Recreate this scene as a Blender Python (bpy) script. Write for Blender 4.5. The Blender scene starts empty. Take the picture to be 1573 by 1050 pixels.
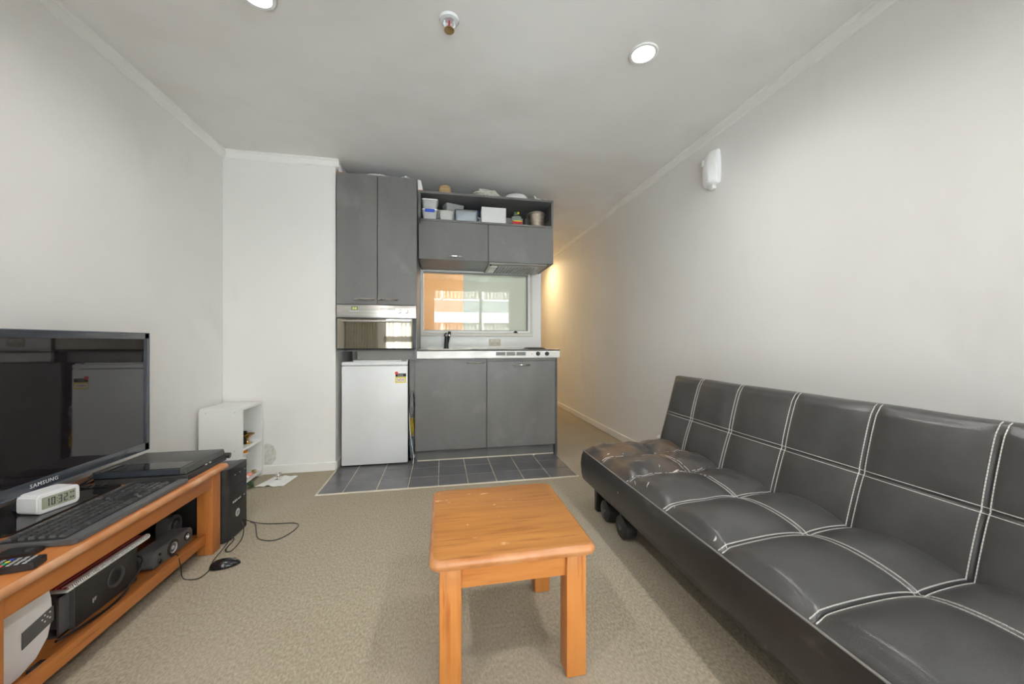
import bpy, bmesh, math, random
from mathutils import Vector, Matrix, noise
random.seed(7)
SC = bpy.context.scene
COL = SC.collection
PI = math.pi
# ---------------------------------------------------------------- camera, light, exposure
YAW = math.atan(108.5 / 560.0)
cam_d = bpy.data.cameras.new('camera'); cam_d.sensor_width = 36.0; cam_d.lens = 36.0 * 560.0 / 1573.0
cam_d.clip_start = 0.02; cam_d.clip_end = 200
cam = bpy.data.objects.new('camera', cam_d); COL.objects.link(cam)
cam.location = (0, 0, 1.0); cam.rotation_euler = (PI / 2, 0, -YAW)
SC.camera = cam

SC.view_settings.view_transform = 'Standard'; SC.view_settings.look = 'None'
SC.view_settings.gamma = 1.0; SC.view_settings.use_curve_mapping = False
SC.view_settings.exposure = 0.68
SC.cycles.max_bounces = 14; SC.cycles.diffuse_bounces = 9; SC.cycles.glossy_bounces = 5
SC.cycles.transparent_max_bounces = 16; SC.cycles.sample_clamp_indirect = 8.0
SC.cycles.caustics_reflective = False; SC.cycles.caustics_refractive = False

SKY = 8.8; SUN = 12.5; SPOT = 20.0
world = bpy.data.worlds.new('sky'); SC.world = world; world.use_nodes = True
wn = world.node_tree; wn.nodes['Background'].inputs[1].default_value = SKY
wg = wn.nodes.new('ShaderNodeTexGradient'); wt = wn.nodes.new('ShaderNodeTexCoord'); wr = wn.nodes.new('ShaderNodeValToRGB')
ws = wn.nodes.new('ShaderNodeSeparateXYZ')
wn.links.new(wt.outputs['Generated'], ws.inputs[0]); wn.links.new(ws.outputs[2], wr.inputs[0])
wr.color_ramp.elements[0].color = (0.91, 0.955, 1.0, 1); wr.color_ramp.elements[1].color = (0.72, 0.85, 1.0, 1)
wn.links.new(wr.outputs[0], wn.nodes['Background'].inputs[0])

def add_light(name, kind, loc, rot, energy, color=(1, 1, 1), **kw):
    d = bpy.data.lights.new(name, kind); d.energy = energy; d.color = color
    for k, v in kw.items(): setattr(d, k, v)
    o = bpy.data.objects.new(name, d); COL.objects.link(o); o.location = loc; o.rotation_euler = rot
    return o
add_light('sun', 'SUN', (0, 0, 20), Vector((0.25, -0.72, -0.65)).to_track_quat('-Z', 'Y').to_euler(), SUN, (1, .96, .9), angle=0.02)
# daylight portals in the two window openings behind the camera (guide the sky's sampling, emit nothing)
for px, sx in ((0.655, 1.79), (-0.73, 0.5)):
    p = add_light('sky_portal', 'AREA', (px, -0.72, 1.13), (PI / 2, 0, 0), 1, shape='RECTANGLE', size=sx, size_y=2.1)
    p.rotation_euler = Vector((0, 1, 0)).to_track_quat('-Z', 'Y').to_euler()
    p.data.cycles.is_portal = True

# ---------------------------------------------------------------- materials
def mat(name, color, rough=0.5, metal=0.0, spec=0.5, coat=0.0, emit=None, estr=0.0, trans=None):
    m = bpy.data.materials.new(name); m.use_nodes = True
    b = m.node_tree.nodes['Principled BSDF']
    b.inputs['Base Color'].default_value = (*color, 1); b.inputs['Roughness'].default_value = rough
    b.inputs['Metallic'].default_value = metal; b.inputs['Specular IOR Level'].default_value = spec
    b.inputs['Coat Weight'].default_value = coat
    if emit: b.inputs['Emission Color'].default_value = (*emit, 1); b.inputs['Emission Strength'].default_value = estr
    return m
def N(m, t, **kw):
    n = m.node_tree.nodes.new(t)
    for k, v in kw.items(): setattr(n, k, v)
    return n
def L(m, a, b): m.node_tree.links.new(a, b)
def B(m): return m.node_tree.nodes['Principled BSDF']
def noisy(m, c1, c2, scale=5, detail=4, stretch=(1, 1, 1), lo=0.35, hi=0.65, distort=0.0, src='Object'):
    tc = N(m, 'ShaderNodeTexCoord'); mp = N(m, 'ShaderNodeMapping'); mp.inputs['Scale'].default_value = stretch
    nz = N(m, 'ShaderNodeTexNoise'); nz.inputs['Scale'].default_value = scale; nz.inputs['Detail'].default_value = detail
    nz.inputs['Distortion'].default_value = distort
    r = N(m, 'ShaderNodeValToRGB'); r.color_ramp.elements[0].position = lo; r.color_ramp.elements[1].position = hi
    r.color_ramp.elements[0].color = (*c1, 1); r.color_ramp.elements[1].color = (*c2, 1)
    L(m, tc.outputs[src], mp.inputs[0]); L(m, mp.outputs[0], nz.inputs['Vector']); L(m, nz.outputs[0], r.inputs[0])
    L(m, r.outputs[0], B(m).inputs['Base Color'])
    return r, nz, mp
def bump(m, scale, strength, dist=0.01, detail=3, stretch=(1, 1, 1)):
    tc = N(m, 'ShaderNodeTexCoord'); mp = N(m, 'ShaderNodeMapping'); mp.inputs['Scale'].default_value = stretch
    nz = N(m, 'ShaderNodeTexNoise'); nz.inputs['Scale'].default_value = scale; nz.inputs['Detail'].default_value = detail
    bp = N(m, 'ShaderNodeBump'); bp.inputs['Strength'].default_value = strength; bp.inputs['Distance'].default_value = dist
    L(m, tc.outputs['Object'], mp.inputs[0]); L(m, mp.outputs[0], nz.inputs['Vector']); L(m, nz.outputs[0], bp.inputs['Height'])
    L(m, bp.outputs[0], B(m).inputs['Normal'])
    return bp
def overlay(m, color, scale, lo, hi, stretch=(1, 1, 1), detail=5, rot=None):
    """mix a second colour over the current base colour where a noise is high (stains, scuffs)"""
    b = B(m); prev = b.inputs['Base Color'].links[0].from_socket if b.inputs['Base Color'].links else None
    tc = N(m, 'ShaderNodeTexCoord'); mp = N(m, 'ShaderNodeMapping'); mp.inputs['Scale'].default_value = stretch
    if rot: mp.inputs['Rotation'].default_value = rot
    nz = N(m, 'ShaderNodeTexNoise'); nz.inputs['Scale'].default_value = scale; nz.inputs['Detail'].default_value = detail
    r = N(m, 'ShaderNodeValToRGB'); r.color_ramp.elements[0].position = lo; r.color_ramp.elements[1].position = hi
    mx = N(m, 'ShaderNodeMixRGB'); mx.inputs[2].default_value = (*color, 1)
    L(m, tc.outputs['Object'], mp.inputs[0]); L(m, mp.outputs[0], nz.inputs['Vector']); L(m, nz.outputs[0], r.inputs[0]); L(m, r.outputs[0], mx.inputs[0])
    if prev: L(m, prev, mx.inputs[1])
    else: mx.inputs[1].default_value = b.inputs['Base Color'].default_value
    L(m, mx.outputs[0], b.inputs['Base Color'])
    return r, mx

WALLC = (0.70, 0.685, 0.65)
M_wall = mat('painted wall', WALLC, 0.55); noisy(M_wall, (0.765, 0.748, 0.727), (0.805, 0.792, 0.776), 1.1, 5, (1, 1, .7)); bump(M_wall, 60, 0.05, 0.002)
overlay(M_wall, (0.70, 0.68, 0.65), 2.3, 0.60, 0.85, (1, 1, .6))
M_ceil = mat('painted ceiling', (0.66, 0.64, 0.61), 0.6); noisy(M_ceil, (0.74, 0.715, 0.69), (0.83, 0.815, 0.80), 0.9, 6, (1, 1, 1), .32, .66, 0.6)
overlay(M_ceil, (0.70, 0.665, 0.635), 1.5, 0.48, 0.85, (1, 1.6, 1))
M_trim = mat('white trim', (0.82, 0.81, 0.785), 0.4)
M_white = mat('white board', (0.78, 0.78, 0.77), 0.35)
M_carpet = mat('carpet', (0.33, 0.28, 0.2), 0.95, spec=0.1)
noisy(M_carpet, (0.275, 0.235, 0.168), (0.47, 0.41, 0.318), 150, 4, (1, .55, 1), .3, .7); overlay(M_carpet, (0.42, 0.37, 0.30), 1.3, 0.45, 0.9)
bump(M_carpet, 330, 0.45, 0.004, 2, (1, .5, 1))
M_tile = mat('slate tile', (0.07, 0.073, 0.082), 0.22); noisy(M_tile, (0.115, 0.115, 0.122), (0.155, 0.154, 0.162), 4, 4); bump(M_tile, 30, 0.08, 0.003)
M_grout = mat('grout', (0.34, 0.28, 0.21), 0.9); noisy(M_grout, (0.30, 0.25, 0.20), (0.58, 0.48, 0.38), 8, 4)
M_lip = mat('tile edge strip', (0.62, 0.56, 0.47), 0.5)
M_cab = mat('grey laminate', (0.14, 0.14, 0.142), 0.42); noisy(M_cab, (0.148, 0.145, 0.142), (0.178, 0.175, 0.171), 5, 6, (1, 1, .35)); overlay(M_cab, (0.24, 0.237, 0.232), 4.5, 0.60, 0.85); bump(M_cab, 220, 0.12, 0.0015)
M_caby = mat('grey laminate inner', (0.10, 0.10, 0.102), 0.5); noisy(M_caby, (0.09, 0.09, 0.092), (0.115, 0.115, 0.117), 8)
M_steel = mat('brushed steel', (0.62, 0.60, 0.57), 0.28, 1.0); noisy(M_steel, (0.55, 0.53, 0.50), (0.70, 0.68, 0.65), 14, 3, (.06, 1, 6)); bump(M_steel, 90, 0.05, 0.001, 2, (.03, 1, 3))
M_steel2 = mat('bright steel worktop', (0.80, 0.79, 0.77), 0.42, 0.45); noisy(M_steel2, (0.50, 0.49, 0.47), (0.66, 0.65, 0.63), 6, 4)
M_chrome = mat('chrome', (0.75, 0.75, 0.75), 0.12, 1.0)
M_blkgl = mat('black glass', (0.012, 0.012, 0.013), 0.04, spec=0.8); noisy(M_blkgl, (0.010, 0.010, 0.011), (0.016, 0.015, 0.016), 6)
M_oven = mat('mirrored oven glass', (0.10, 0.095, 0.08), 0.03, 0.85); noisy(M_oven, (0.40, 0.385, 0.33), (0.46, 0.44, 0.38), 2)
M_screen = mat('television screen', (0.010, 0.008, 0.010), 0.025, spec=1.0); noisy(M_screen, (0.009, 0.007, 0.009), (0.016, 0.012, 0.014), 60, 2)
overlay(M_screen, (0.05, 0.045, 0.05), 22, 0.70, 0.80)
M_bezel = mat('bezel', (0.018, 0.02, 0.026), 0.2, spec=0.9); noisy(M_bezel, (0.035, 0.042, 0.055), (0.05, 0.058, 0.075), 5)
M_blk = mat('black plastic', (0.022, 0.022, 0.023), 0.38); noisy(M_blk, (0.019, 0.019, 0.020), (0.028, 0.028, 0.029), 20)
M_blkm = mat('matt black plastic', (0.035, 0.034, 0.033), 0.6); noisy(M_blkm, (0.03, 0.029, 0.028), (0.042, 0.041, 0.04), 30); bump(M_blkm, 300, .1, .001)
M_dgrey = mat('dark grey plastic', (0.07, 0.072, 0.075), 0.35); noisy(M_dgrey, (0.10, 0.102, 0.105), (0.13, 0.132, 0.135), 15)
M_key = mat('keycap', (0.03, 0.03, 0.032), 0.25, spec=.9); noisy(M_key, (0.06, 0.06, 0.062), (0.085, 0.085, 0.087), 60)
M_wplas = mat('white plastic', (0.80, 0.80, 0.80), 0.3)
noisy(M_wplas, (0.84, 0.84, 0.845), (0.88, 0.88, 0.885), 8)
M_fridge = mat('fridge enamel', (0.74, 0.75, 0.76), 0.22); noisy(M_fridge, (0.72, 0.73, 0.74), (0.77, 0.78, 0.79), 3)
M_cone = mat('speaker cone', (0.6, 0.6, 0.61), 0.35, 0.4)
M_grey = mat('grey print', (0.35, 0.35, 0.35), 0.5); M_lgrey = mat('light grey print', (0.65, 0.65, 0.66), 0.5)
M_black = mat('black print', (0.01, 0.01, 0.01), 0.6)
M_red = mat('red', (0.5, 0.015, 0.03), 0.4); M_yel = mat('yellow', (0.75, 0.62, 0.04), 0.5); M_orange = mat('orange', (0.85, 0.35, 0.03), 0.5)
M_green = mat('green', (0.05, 0.16, 0.06), 0.5); M_blue = mat('blue', (0.03, 0.09, 0.6), 0.4); M_pink = mat('pink', (0.8, 0.3, 0.22), 0.5)
M_lcd = mat('lcd', (0.42, 0.43, 0.33), 0.25); M_dig = mat('lcd digits', (0.012, 0.06, 0.055), 0.4)
M_disp = mat('lit clock display', (0.3, 0.35, 0.1), 0.3, emit=(0.75, 0.9, 0.35), estr=0.9)
M_dispb = mat('display backing', (0.12, 0.16, 0.04), 0.3)
M_brass = mat('brass', (0.62, 0.42, 0.17), 0.22, 1.0); noisy(M_brass, (0.5, 0.33, 0.13), (0.75, 0.55, 0.28), 20)
M_paper = mat('paper', (0.82, 0.82, 0.80), 0.8)
M_bag = mat('white plastic bag', (0.72, 0.72, 0.73), 0.25); M_gbag = mat('grey plastic bag', (0.25, 0.25, 0.26), 0.25)
M_orwall = mat('orange bedroom paint', (0.72, 0.42, 0.17), 0.6); noisy(M_orwall, (0.47, 0.30, 0.14), (0.53, 0.35, 0.18), 2)
M_hall = mat('hall end', (0.66, 0.62, 0.55), 0.6)
M_lamp = mat('lamp diffuser', (1, 1, 1), 0.5, emit=(1, 0.98, 0.94), estr=9.0)
M_concrete = mat('facade render', (0.62, 0.60, 0.57), 0.8); noisy(M_concrete, (0.22, 0.20, 0.18), (0.28, 0.26, 0.24), 1)
M_bounce = mat('pale terrace paving', (0.76, 0.75, 0.73), 0.8); noisy(M_bounce, (0.73, 0.72, 0.70), (0.79, 0.78, 0.76), 3)  # pale so the added slab throws sunlight up through the doors
M_band = mat('facade white band', (0.85, 0.85, 0.84), 0.6); M_panel = mat('facade panel', (0.24, 0.25, 0.24), 0.4); M_louv = mat('louvre', (0.42, 0.36, 0.30), 0.5)
M_curt = mat('olive curtain', (0.20, 0.18, 0.12), 0.9); noisy(M_curt, (0.36, 0.33, 0.23), (0.44, 0.41, 0.30), 6)
M_clothr = mat('maroon cloth', (0.2, 0.05, 0.06), 0.9)

def wood(name, axis, c1, c2, c3, rough=0.4):
    m = mat(name, c1, rough, spec=0.45, coat=0.06); B(m).inputs['Coat Roughness'].default_value = 0.3
    st = {'x': (1.2, 16, 16), 'y': (16, 1.2, 16), 'z': (16, 16, 1.2)}[axis]
    r, nz, mp = noisy(m, c1, c2, 1.3, 6, st, 0.3, 0.72, 0.8)
    overlay(m, c3, 2.0, 0.55, 0.75, tuple(v * 2.2 for v in st))
    overlay(m, tuple(min(1, v * 1.12) for v in c2), 1.2, 0.5, 0.8)
    return m
TA, TB, TC = (0.50, 0.175, 0.036), (0.60, 0.24, 0.06), (0.38, 0.105, 0.02)
M_tw = {a: wood('orange pine ' + a, a, TA, TB, TC) for a in 'xyz'}
UA, UB, UC = (0.42, 0.135, 0.030), (0.58, 0.215, 0.055), (0.27, 0.075, 0.017)
M_uw = {a: wood('red pine ' + a, a, UA, UB, UC) for a in 'xyz'}
# table top: wear marks
M_ttop = wood('worn orange pine', 'x', (0.37, 0.145, 0.032), (0.48, 0.205, 0.048), (0.27, 0.085, 0.02), 0.42)
overlay(M_ttop, (0.80, 0.52, 0.28), 13, 0.66, 0.74, (1, 2.2, 1), 6, (0, 0, .4)); overlay(M_ttop, (0.75, 0.7, 0.66), 30, 0.74, 0.78, (1, 1, 1), 3)
M_edge = mat('worn pine edge', (0.68, 0.33, 0.15), 0.3); noisy(M_edge, (0.39, 0.14, 0.036), (0.50, 0.225, 0.09), 12, 4, (1, 1, 1))
M_uedge = mat('worn red pine edge', (0.55, 0.26, 0.12), 0.3); noisy(M_uedge, (0.50, 0.20, 0.07), (0.62, 0.34, 0.19), 12, 4, (1, 1, 1))

def clear_glass(name, tint, ior_fac, gloss=(1, 1, 1)):
    m = bpy.data.materials.new(name); m.use_nodes = True; nt = m.node_tree; nt.nodes.clear()
    o = nt.nodes.new('ShaderNodeOutputMaterial'); t = nt.nodes.new('ShaderNodeBsdfTransparent'); g = nt.nodes.new('ShaderNodeBsdfGlossy')
    f = nt.nodes.new('ShaderNodeFresnel'); mx = nt.nodes.new('ShaderNodeMixShader')
    t.inputs[0].default_value = (*tint, 1); g.inputs[0].default_value = (*gloss, 1); g.inputs['Roughness'].default_value = 0.0
    f.inputs[0].default_value = ior_fac
    nt.links.new(f.outputs[0], mx.inputs[0]); nt.links.new(t.outputs[0], mx.inputs[1]); nt.links.new(g.outputs[0], mx.inputs[2]); nt.links.new(mx.outputs[0], o.inputs[0])
    return m
M_glass = clear_glass('clear glass', (0.96, 0.98, 0.97), 1.5)
M_kglass = clear_glass('kitchen window glass', (0.94, 0.96, 0.95), 1.55)
M_frost = mat('frosted sash', (0.52, 0.56, 0.53), 0.5); noisy(M_frost, (0.76, 0.80, 0.77), (0.80, 0.84, 0.81), 3)
nt_ = M_frost.node_tree; tr_ = nt_.nodes.new('ShaderNodeBsdfTranslucent'); tr_.inputs[0].default_value = (.80, .87, .86, 1); ms_ = nt_.nodes.new('ShaderNodeMixShader'); ms_.inputs[0].default_value = .5
nt_.links.new(B(M_frost).outputs[0], ms_.inputs[1]); nt_.links.new(tr_.outputs[0], ms_.inputs[2]); nt_.links.new(ms_.outputs[0], nt_.nodes['Material Output'].inputs[0])
def tub(name, tint, a=0.45):
    m = mat(name, tint, 0.25); m.node_tree.nodes['Principled BSDF'].inputs['Alpha'].default_value = a
    return m
M_tub = tub('clear plastic tub', (0.62, 0.62, 0.60), .62); M_tubb = tub('bluish plastic tub', (0.45, 0.5, 0.55), .62); M_jar = tub('glass jar', (0.35, 0.42, 0.38), .5)

# leather
def leather(name, scuff, k=1.0):
    m = mat(name, (0.03, 0.03, 0.03), 0.29, spec=0.65)
    noisy(m, (0.048 * k, 0.0465 * k, 0.046 * k), (0.064 * k, 0.062 * k, 0.061 * k), 9, 5)
    b = B(m)
    tc = N(m, 'ShaderNodeTexCoord'); vo = N(m, 'ShaderNodeTexVoronoi'); vo.inputs['Scale'].default_value = 420
    bp = N(m, 'ShaderNodeBump'); bp.inputs['Strength'].default_value = .22; bp.inputs['Distance'].default_value = .0012
    L(m, tc.outputs['Object'], vo.inputs['Vector']); L(m, vo.outputs['Distance'], bp.inputs['Height']); L(m, bp.outputs[0], b.inputs['Normal'])
    if scuff:   # worn, browner far end with pale scratches and flakes
        sp = N(m, 'ShaderNodeSeparateXYZ'); mr = N(m, 'ShaderNodeMapRange'); mr.inputs['From Min'].default_value = .30; mr.inputs['From Max'].default_value = .75
        L(m, tc.outputs['Object'], sp.inputs[0]); L(m, sp.outputs[1], mr.inputs[0])
        for colr, sc_, lo, hi, st in (((0.15, 0.092, 0.052), 7, .40, .62, (1, 1, 1)), ((0.42, 0.40, 0.38), 26, .70, .73, (2.4, .7, 1)), ((.5, .48, .46), 40, .73, .75, (.7, 2, 1))):
            r, mx = overlay(m, colr, sc_, lo, hi, st, 6)
            mul = N(m, 'ShaderNodeMath', operation='MULTIPLY'); L(m, r.outputs[0], mul.inputs[0]); L(m, mr.outputs[0], mul.inputs[1]); L(m, mul.outputs[0], mx.inputs[0])
    return m
M_leath = leather('black leatherette', False); M_seatl = leather('worn black leatherette', True)
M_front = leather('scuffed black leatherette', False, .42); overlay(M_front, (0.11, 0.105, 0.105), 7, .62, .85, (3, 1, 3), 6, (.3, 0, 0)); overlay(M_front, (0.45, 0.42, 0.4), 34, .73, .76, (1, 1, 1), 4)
M_thread = mat('white thread', (0.60, 0.58, 0.55), 0.7); M_pipe = mat('pale piping', (0.20, 0.19, 0.18), 0.5)

# ---------------------------------------------------------------- mesh helpers
def box(bm, x0, x1, y0, y1, z0, z1, bev=0.0, seg=2, mtx=None):
    t = bmesh.new(); bmesh.ops.create_cube(t, size=1)
    for v in t.verts: v.co = Vector(((x0 + x1) / 2 + v.co.x * (x1 - x0), (y0 + y1) / 2 + v.co.y * (y1 - y0), (z0 + z1) / 2 + v.co.z * (z1 - z0)))
    if bev > 0: bmesh.ops.bevel(t, geom=t.edges[:], offset=bev, segments=seg, profile=0.5, affect='EDGES', clamp_overlap=True)
    merge(bm, t, mtx)
def merge(bm, t, mtx=None):
    if mtx is not None: bmesh.ops.transform(t, matrix=mtx, verts=t.verts[:])
    me = bpy.data.meshes.new('tmp'); t.to_mesh(me); t.free(); bm.from_mesh(me); bpy.data.meshes.remove(me)
def cyl(bm, c, axis, r, h, r2=None, seg=24, bev=0.0):
    """cylinder starting at c and running h along axis"""
    t = bmesh.new(); bmesh.ops.create_cone(t, cap_ends=True, segments=seg, radius1=r, radius2=r if r2 is None else r2, depth=h)
    if bev: bmesh.ops.bevel(t, geom=[e for e in t.edges if len(e.link_faces) == 2 and any(len(f.verts) > 4 for f in e.link_faces)], offset=bev, segments=2, affect='EDGES')
    ax = Vector(axis).normalized()
    m = Matrix.Translation(Vector(c) + ax * h / 2) @ ax.to_track_quat('Z', 'Y').to_matrix().to_4x4()
    merge(bm, t, m)
def lathe(bm, c, prof, axis=(0, 0, 1), seg=28):
    ax = Vector(axis).normalized(); m = Matrix.Translation(Vector(c)) @ ax.to_track_quat('Z', 'Y').to_matrix().to_4x4()
    rings = []
    for r, z in prof:
        if r <= 1e-6: rings.append([bm.verts.new(m @ Vector((0, 0, z)))])
        else: rings.append([bm.verts.new(m @ Vector((r * math.cos(2 * PI * i / seg), r * math.sin(2 * PI * i / seg), z))) for i in range(seg)])
    for a, b in zip(rings, rings[1:]):
        for i in range(seg):
            j = (i + 1) % seg
            if len(a) == 1 and len(b) == 1: continue
            if len(a) == 1: bm.faces.new((a[0], b[i], b[j]))
            elif len(b) == 1: bm.faces.new((a[i], b[0], a[j]))
            else: bm.faces.new((a[i], b[i], b[j], a[j]))
def tube(bm, pts, r, seg=8, smooth=True):
    P = [Vector(p) for p in pts]
    if smooth and len(P) > 2:
        Q = []
        for i in range(len(P) - 1):
            p0, p1, p2, p3 = P[max(i - 1, 0)], P[i], P[i + 1], P[min(i + 2, len(P) - 1)]
            for k in range(6):
                t = k / 6
                Q.append(0.5 * ((2 * p1) + (p2 - p0) * t + (2 * p0 - 5 * p1 + 4 * p2 - p3) * t * t + (3 * p1 - p0 - 3 * p2 + p3) * t ** 3))
        P = Q + [P[-1]]
    rings = []
    for i, p in enumerate(P):
        d = (P[min(i + 1, len(P) - 1)] - P[max(i - 1, 0)]).normalized(); a = d.orthogonal().normalized() if i == 0 else (prev_a - d * prev_a.dot(d)).normalized()
        prev_a = a; b = d.cross(a)
        rings.append([bm.verts.new(p + (a * math.cos(2 * PI * k / seg) + b * math.sin(2 * PI * k / seg)) * r) for k in range(seg)])
    for a, b in zip(rings, rings[1:]):
        for i in range(seg):
            j = (i + 1) % seg; bm.faces.new((a[i], a[j], b[j], b[i]))
    bm.faces.new(rings[0][::-1]); bm.faces.new(rings[-1])
def prism(bm, outline, y0, y1, axis='y', bev=0.0):
    """extrude an outline of (a,b) pairs; axis y -> (a,y,b), x -> (x,a,b), z -> (a,b,z)"""
    f = {'y': lambda a, b, t: (a, t, b), 'x': lambda a, b, t: (t, a, b), 'z': lambda a, b, t: (a, b, t)}[axis]
    t = bmesh.new()
    A = [t.verts.new(f(a, b, y0)) for a, b in outline]; C_ = [t.verts.new(f(a, b, y1)) for a, b in outline]
    t.faces.new(A[::-1]); t.faces.new(C_)
    n = len(A)
    for i in range(n):
        j = (i + 1) % n; t.faces.new((A[i], A[j], C_[j], C_[i]))
    bmesh.ops.recalc_face_normals(t, faces=t.faces[:])
    if bev: bmesh.ops.bevel(t, geom=t.edges[:], offset=bev, segments=2, affect='EDGES', clamp_overlap=True)
    merge(bm, t)
def rrect(a0, a1, b0, b1, r, n=5):
    o = []
    for cx, cy, s in ((a1 - r, b0 + r, -90), (a1 - r, b1 - r, 0), (a0 + r, b1 - r, 90), (a0 + r, b0 + r, 180)):
        for k in range(n + 1):
            t = math.radians(s + 90 * k / n); o.append((cx + r * math.cos(t), cy + r * math.sin(t)))
    return o
def crumple(bm, c, s, amp=0.3, sub=4, seed=0, freq=3.0, floor_z=None):
    t = bmesh.new(); bmesh.ops.create_icosphere(t, subdivisions=sub, radius=1)
    for v in t.verts:
        n = v.co.normalized(); q = n * freq + Vector((seed * 7.1, seed * 3.3, 0))
        d = 1 + amp * (abs(noise.noise(q)) * 2 - .5) + amp * .5 * (abs(noise.noise(q * 2.3)) * 2 - .4) + amp * .25 * noise.noise(q * 6)
        v.co = Vector(c) + Vector((n.x * s[0], n.y * s[1], n.z * s[2])) * d
        if floor_z is not None: v.co.z = max(v.co.z, floor_z + 0.0005)
    merge(bm, t)

def rootloc(o):
    while o.parent: o = o.parent
    return o.location.copy()
def obj(name, bm, m, parent=None, smooth=True, local=False, angle=35, label=None):
    bmesh.ops.recalc_face_normals(bm, faces=bm.faces[:])
    if parent is not None:
        off = Vector((0, 0, 0)) if local else rootloc(parent)
    else:
        xs = [v.co.x for v in bm.verts]; ys = [v.co.y for v in bm.verts]; zs = [v.co.z for v in bm.verts]
        off = Vector(((min(xs) + max(xs)) / 2, (min(ys) + max(ys)) / 2, min(zs)))
    for v in bm.verts: v.co -= off
    me = bpy.data.meshes.new(name); bm.to_mesh(me); bm.free()
    ms = m if isinstance(m, (list, tuple)) else [m]
    for x in ms: me.materials.append(x)
    if smooth:
        me.polygons.foreach_set('use_smooth', [True] * len(me.polygons))
        try: me.set_sharp_from_angle(angle=math.radians(angle))
        except Exception: pass
    o = bpy.data.objects.new(name, me); COL.objects.link(o)
    if parent is not None: o.parent = parent
    else: o.location = off
    if label: o['label'] = label
    return o
def thing(name, label, cat, loc=(0, 0, 0), rotz=0, group=None):
    o = bpy.data.objects.new(name, None); COL.objects.link(o); o.location = loc; o.rotation_euler = (0, 0, rotz); o.empty_display_size = .05
    o['label'] = label; o['category'] = cat
    if group: o['group'] = group
    return o
def tag(o, label, cat, group=None):
    o['label'] = label; o['category'] = cat
    if group: o['group'] = group
    return o
def struct(name, bm, m, parent=None, label=None, smooth=False):
    o = obj(name, bm, m, parent, smooth=smooth)
    if parent is None: o['kind'] = 'structure'
    if label: o['label'] = label
    return o
def bx(*a, **k):
    bm = bmesh.new(); box(bm, *a, **k); return bm
def text_bm(s, size, mtx, extrude=0.0004, align='CENTER', spacing=1.0):
    c = bpy.data.curves.new('t', 'FONT'); c.body = s; c.size = size; c.extrude = extrude; c.align_x = align; c.align_y = 'CENTER'; c.resolution_u = 2; c.space_character = spacing
    o = bpy.data.objects.new('t', c); COL.objects.link(o)
    dg = bpy.context.evaluated_depsgraph_get(); me = bpy.data.meshes.new_from_object(o.evaluated_get(dg))
    COL.objects.unlink(o); bpy.data.objects.remove(o); bpy.data.curves.remove(c)
    bm = bmesh.new(); bm.from_mesh(me); bpy.data.meshes.remove(me); bmesh.ops.transform(bm, matrix=mtx, verts=bm.verts[:]); return bm
def basis(o, xa, ya):
    xa = Vector(xa).normalized(); ya = Vector(ya).normalized(); za = xa.cross(ya)
    return Matrix.Translation(Vector(o)) @ Matrix((xa, ya, za)).transposed().to_4x4()

# ---------------------------------------------------------------- room shell
XL, XR, YC, YK, YB, H = -1.59, 1.795, 3.06, 3.62, -0.55, 2.42
XK = 1.0          # right end of the kitchen wall
YE = 8.2
T = 0.12
fl = struct('floor', bx(XL - T, XR + T, YB - T, YE, -0.1, 0), M_carpet)
# tiles laid at carpet level in front of and below the kitchen
bm = bmesh.new(); box(bm, -0.80, 1.0, 2.57, 3.60, 0.0, 0.003); struct('grout_bed', bm, M_grout, fl)
TX = [-0.797, -0.643, -0.431, -0.225, -0.02, 0.186, 0.391, 0.592, 0.79, 0.997]; TY = [2.578, 2.765, 2.963, 3.165, 3.37, 3.598]
for a, b in zip(TX, TX[1:]):
    for c_, d in zip(TY, TY[1:]):
        g = 0.003; z = 0.0055 + random.uniform(-.0006, .0006)
        struct('tile', bx(a + g, b - g, c_ + g, d - g, 0.001, z, bev=.001, seg=1), M_tile, fl)
bm = bmesh.new(); box(bm, -0.803, 1.004, 2.562, 2.575, 0, 0.008, .002); box(bm, -0.806, -0.797, 2.562, 3.03, 0, 0.0075, .002); struct('edge_strip', bm, M_lip, fl)
struct('ceiling', bx(XL - T, XR + T, YB - T, YE, H, H + 0.12), M_ceil)
struct('wall_left', bx(XL - T, XL, YB - T, YE, 0, H), M_wall)
struct('wall_right', bx(XR, XR + T, YB - T, YE, 0, H), M_wall)
struct('wall_column', bx(XL, -0.812, YC, YK + .1, 0, H), M_wall)
struct('wall_end', bx(XL - T, XR + T, YE, YE + T, 0, H), M_hall)
# kitchen wall with window opening
WX0, WX1, WZ0, WZ1 = -0.20, 0.885, 1.09, 1.700
bm = bmesh.new()
box(bm, -0.812, WX0, YK, YK + .1, 0, H); box(bm, WX1, XK, YK, YK + .1, 0, H); box(bm, WX0, WX1, YK, YK + .1, 0, WZ0); box(bm, WX0, WX1, YK, YK + .1, WZ1, H)
struct('wall_kitchen', bm, M_wall)
M_splash = mat('white splashback', (0.80, 0.80, 0.79), 0.25)
struct('wall_hall', bx(XK - .1, XK, YK + .1, YE, 0, H), M_wall)
# splash lining
bm = bmesh.new(); box(bm, -0.80, WX0 - .0, YK - .012, YK, 0.93, H - .35); box(bm, WX1, XK + .002, YK - .012, YK, 0.93, 1.70); box(bm, WX0, WX1, YK - .012, YK, 0.93, WZ0)
box(bm, WX0, WX1, YK - .012, YK, WZ1, 1.75)
struct('trim_1', bm, M_splash)
# bedroom behind the kitchen wall
struct('wall_bedroom', bx(XL, XK - .1, 6.4, 6.5, 0, H), M_orwall)
struct('wall_bedroom_side', bx(-.50, -.45, YK + .1, 6.4, 0, H), M_orwall)
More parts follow.
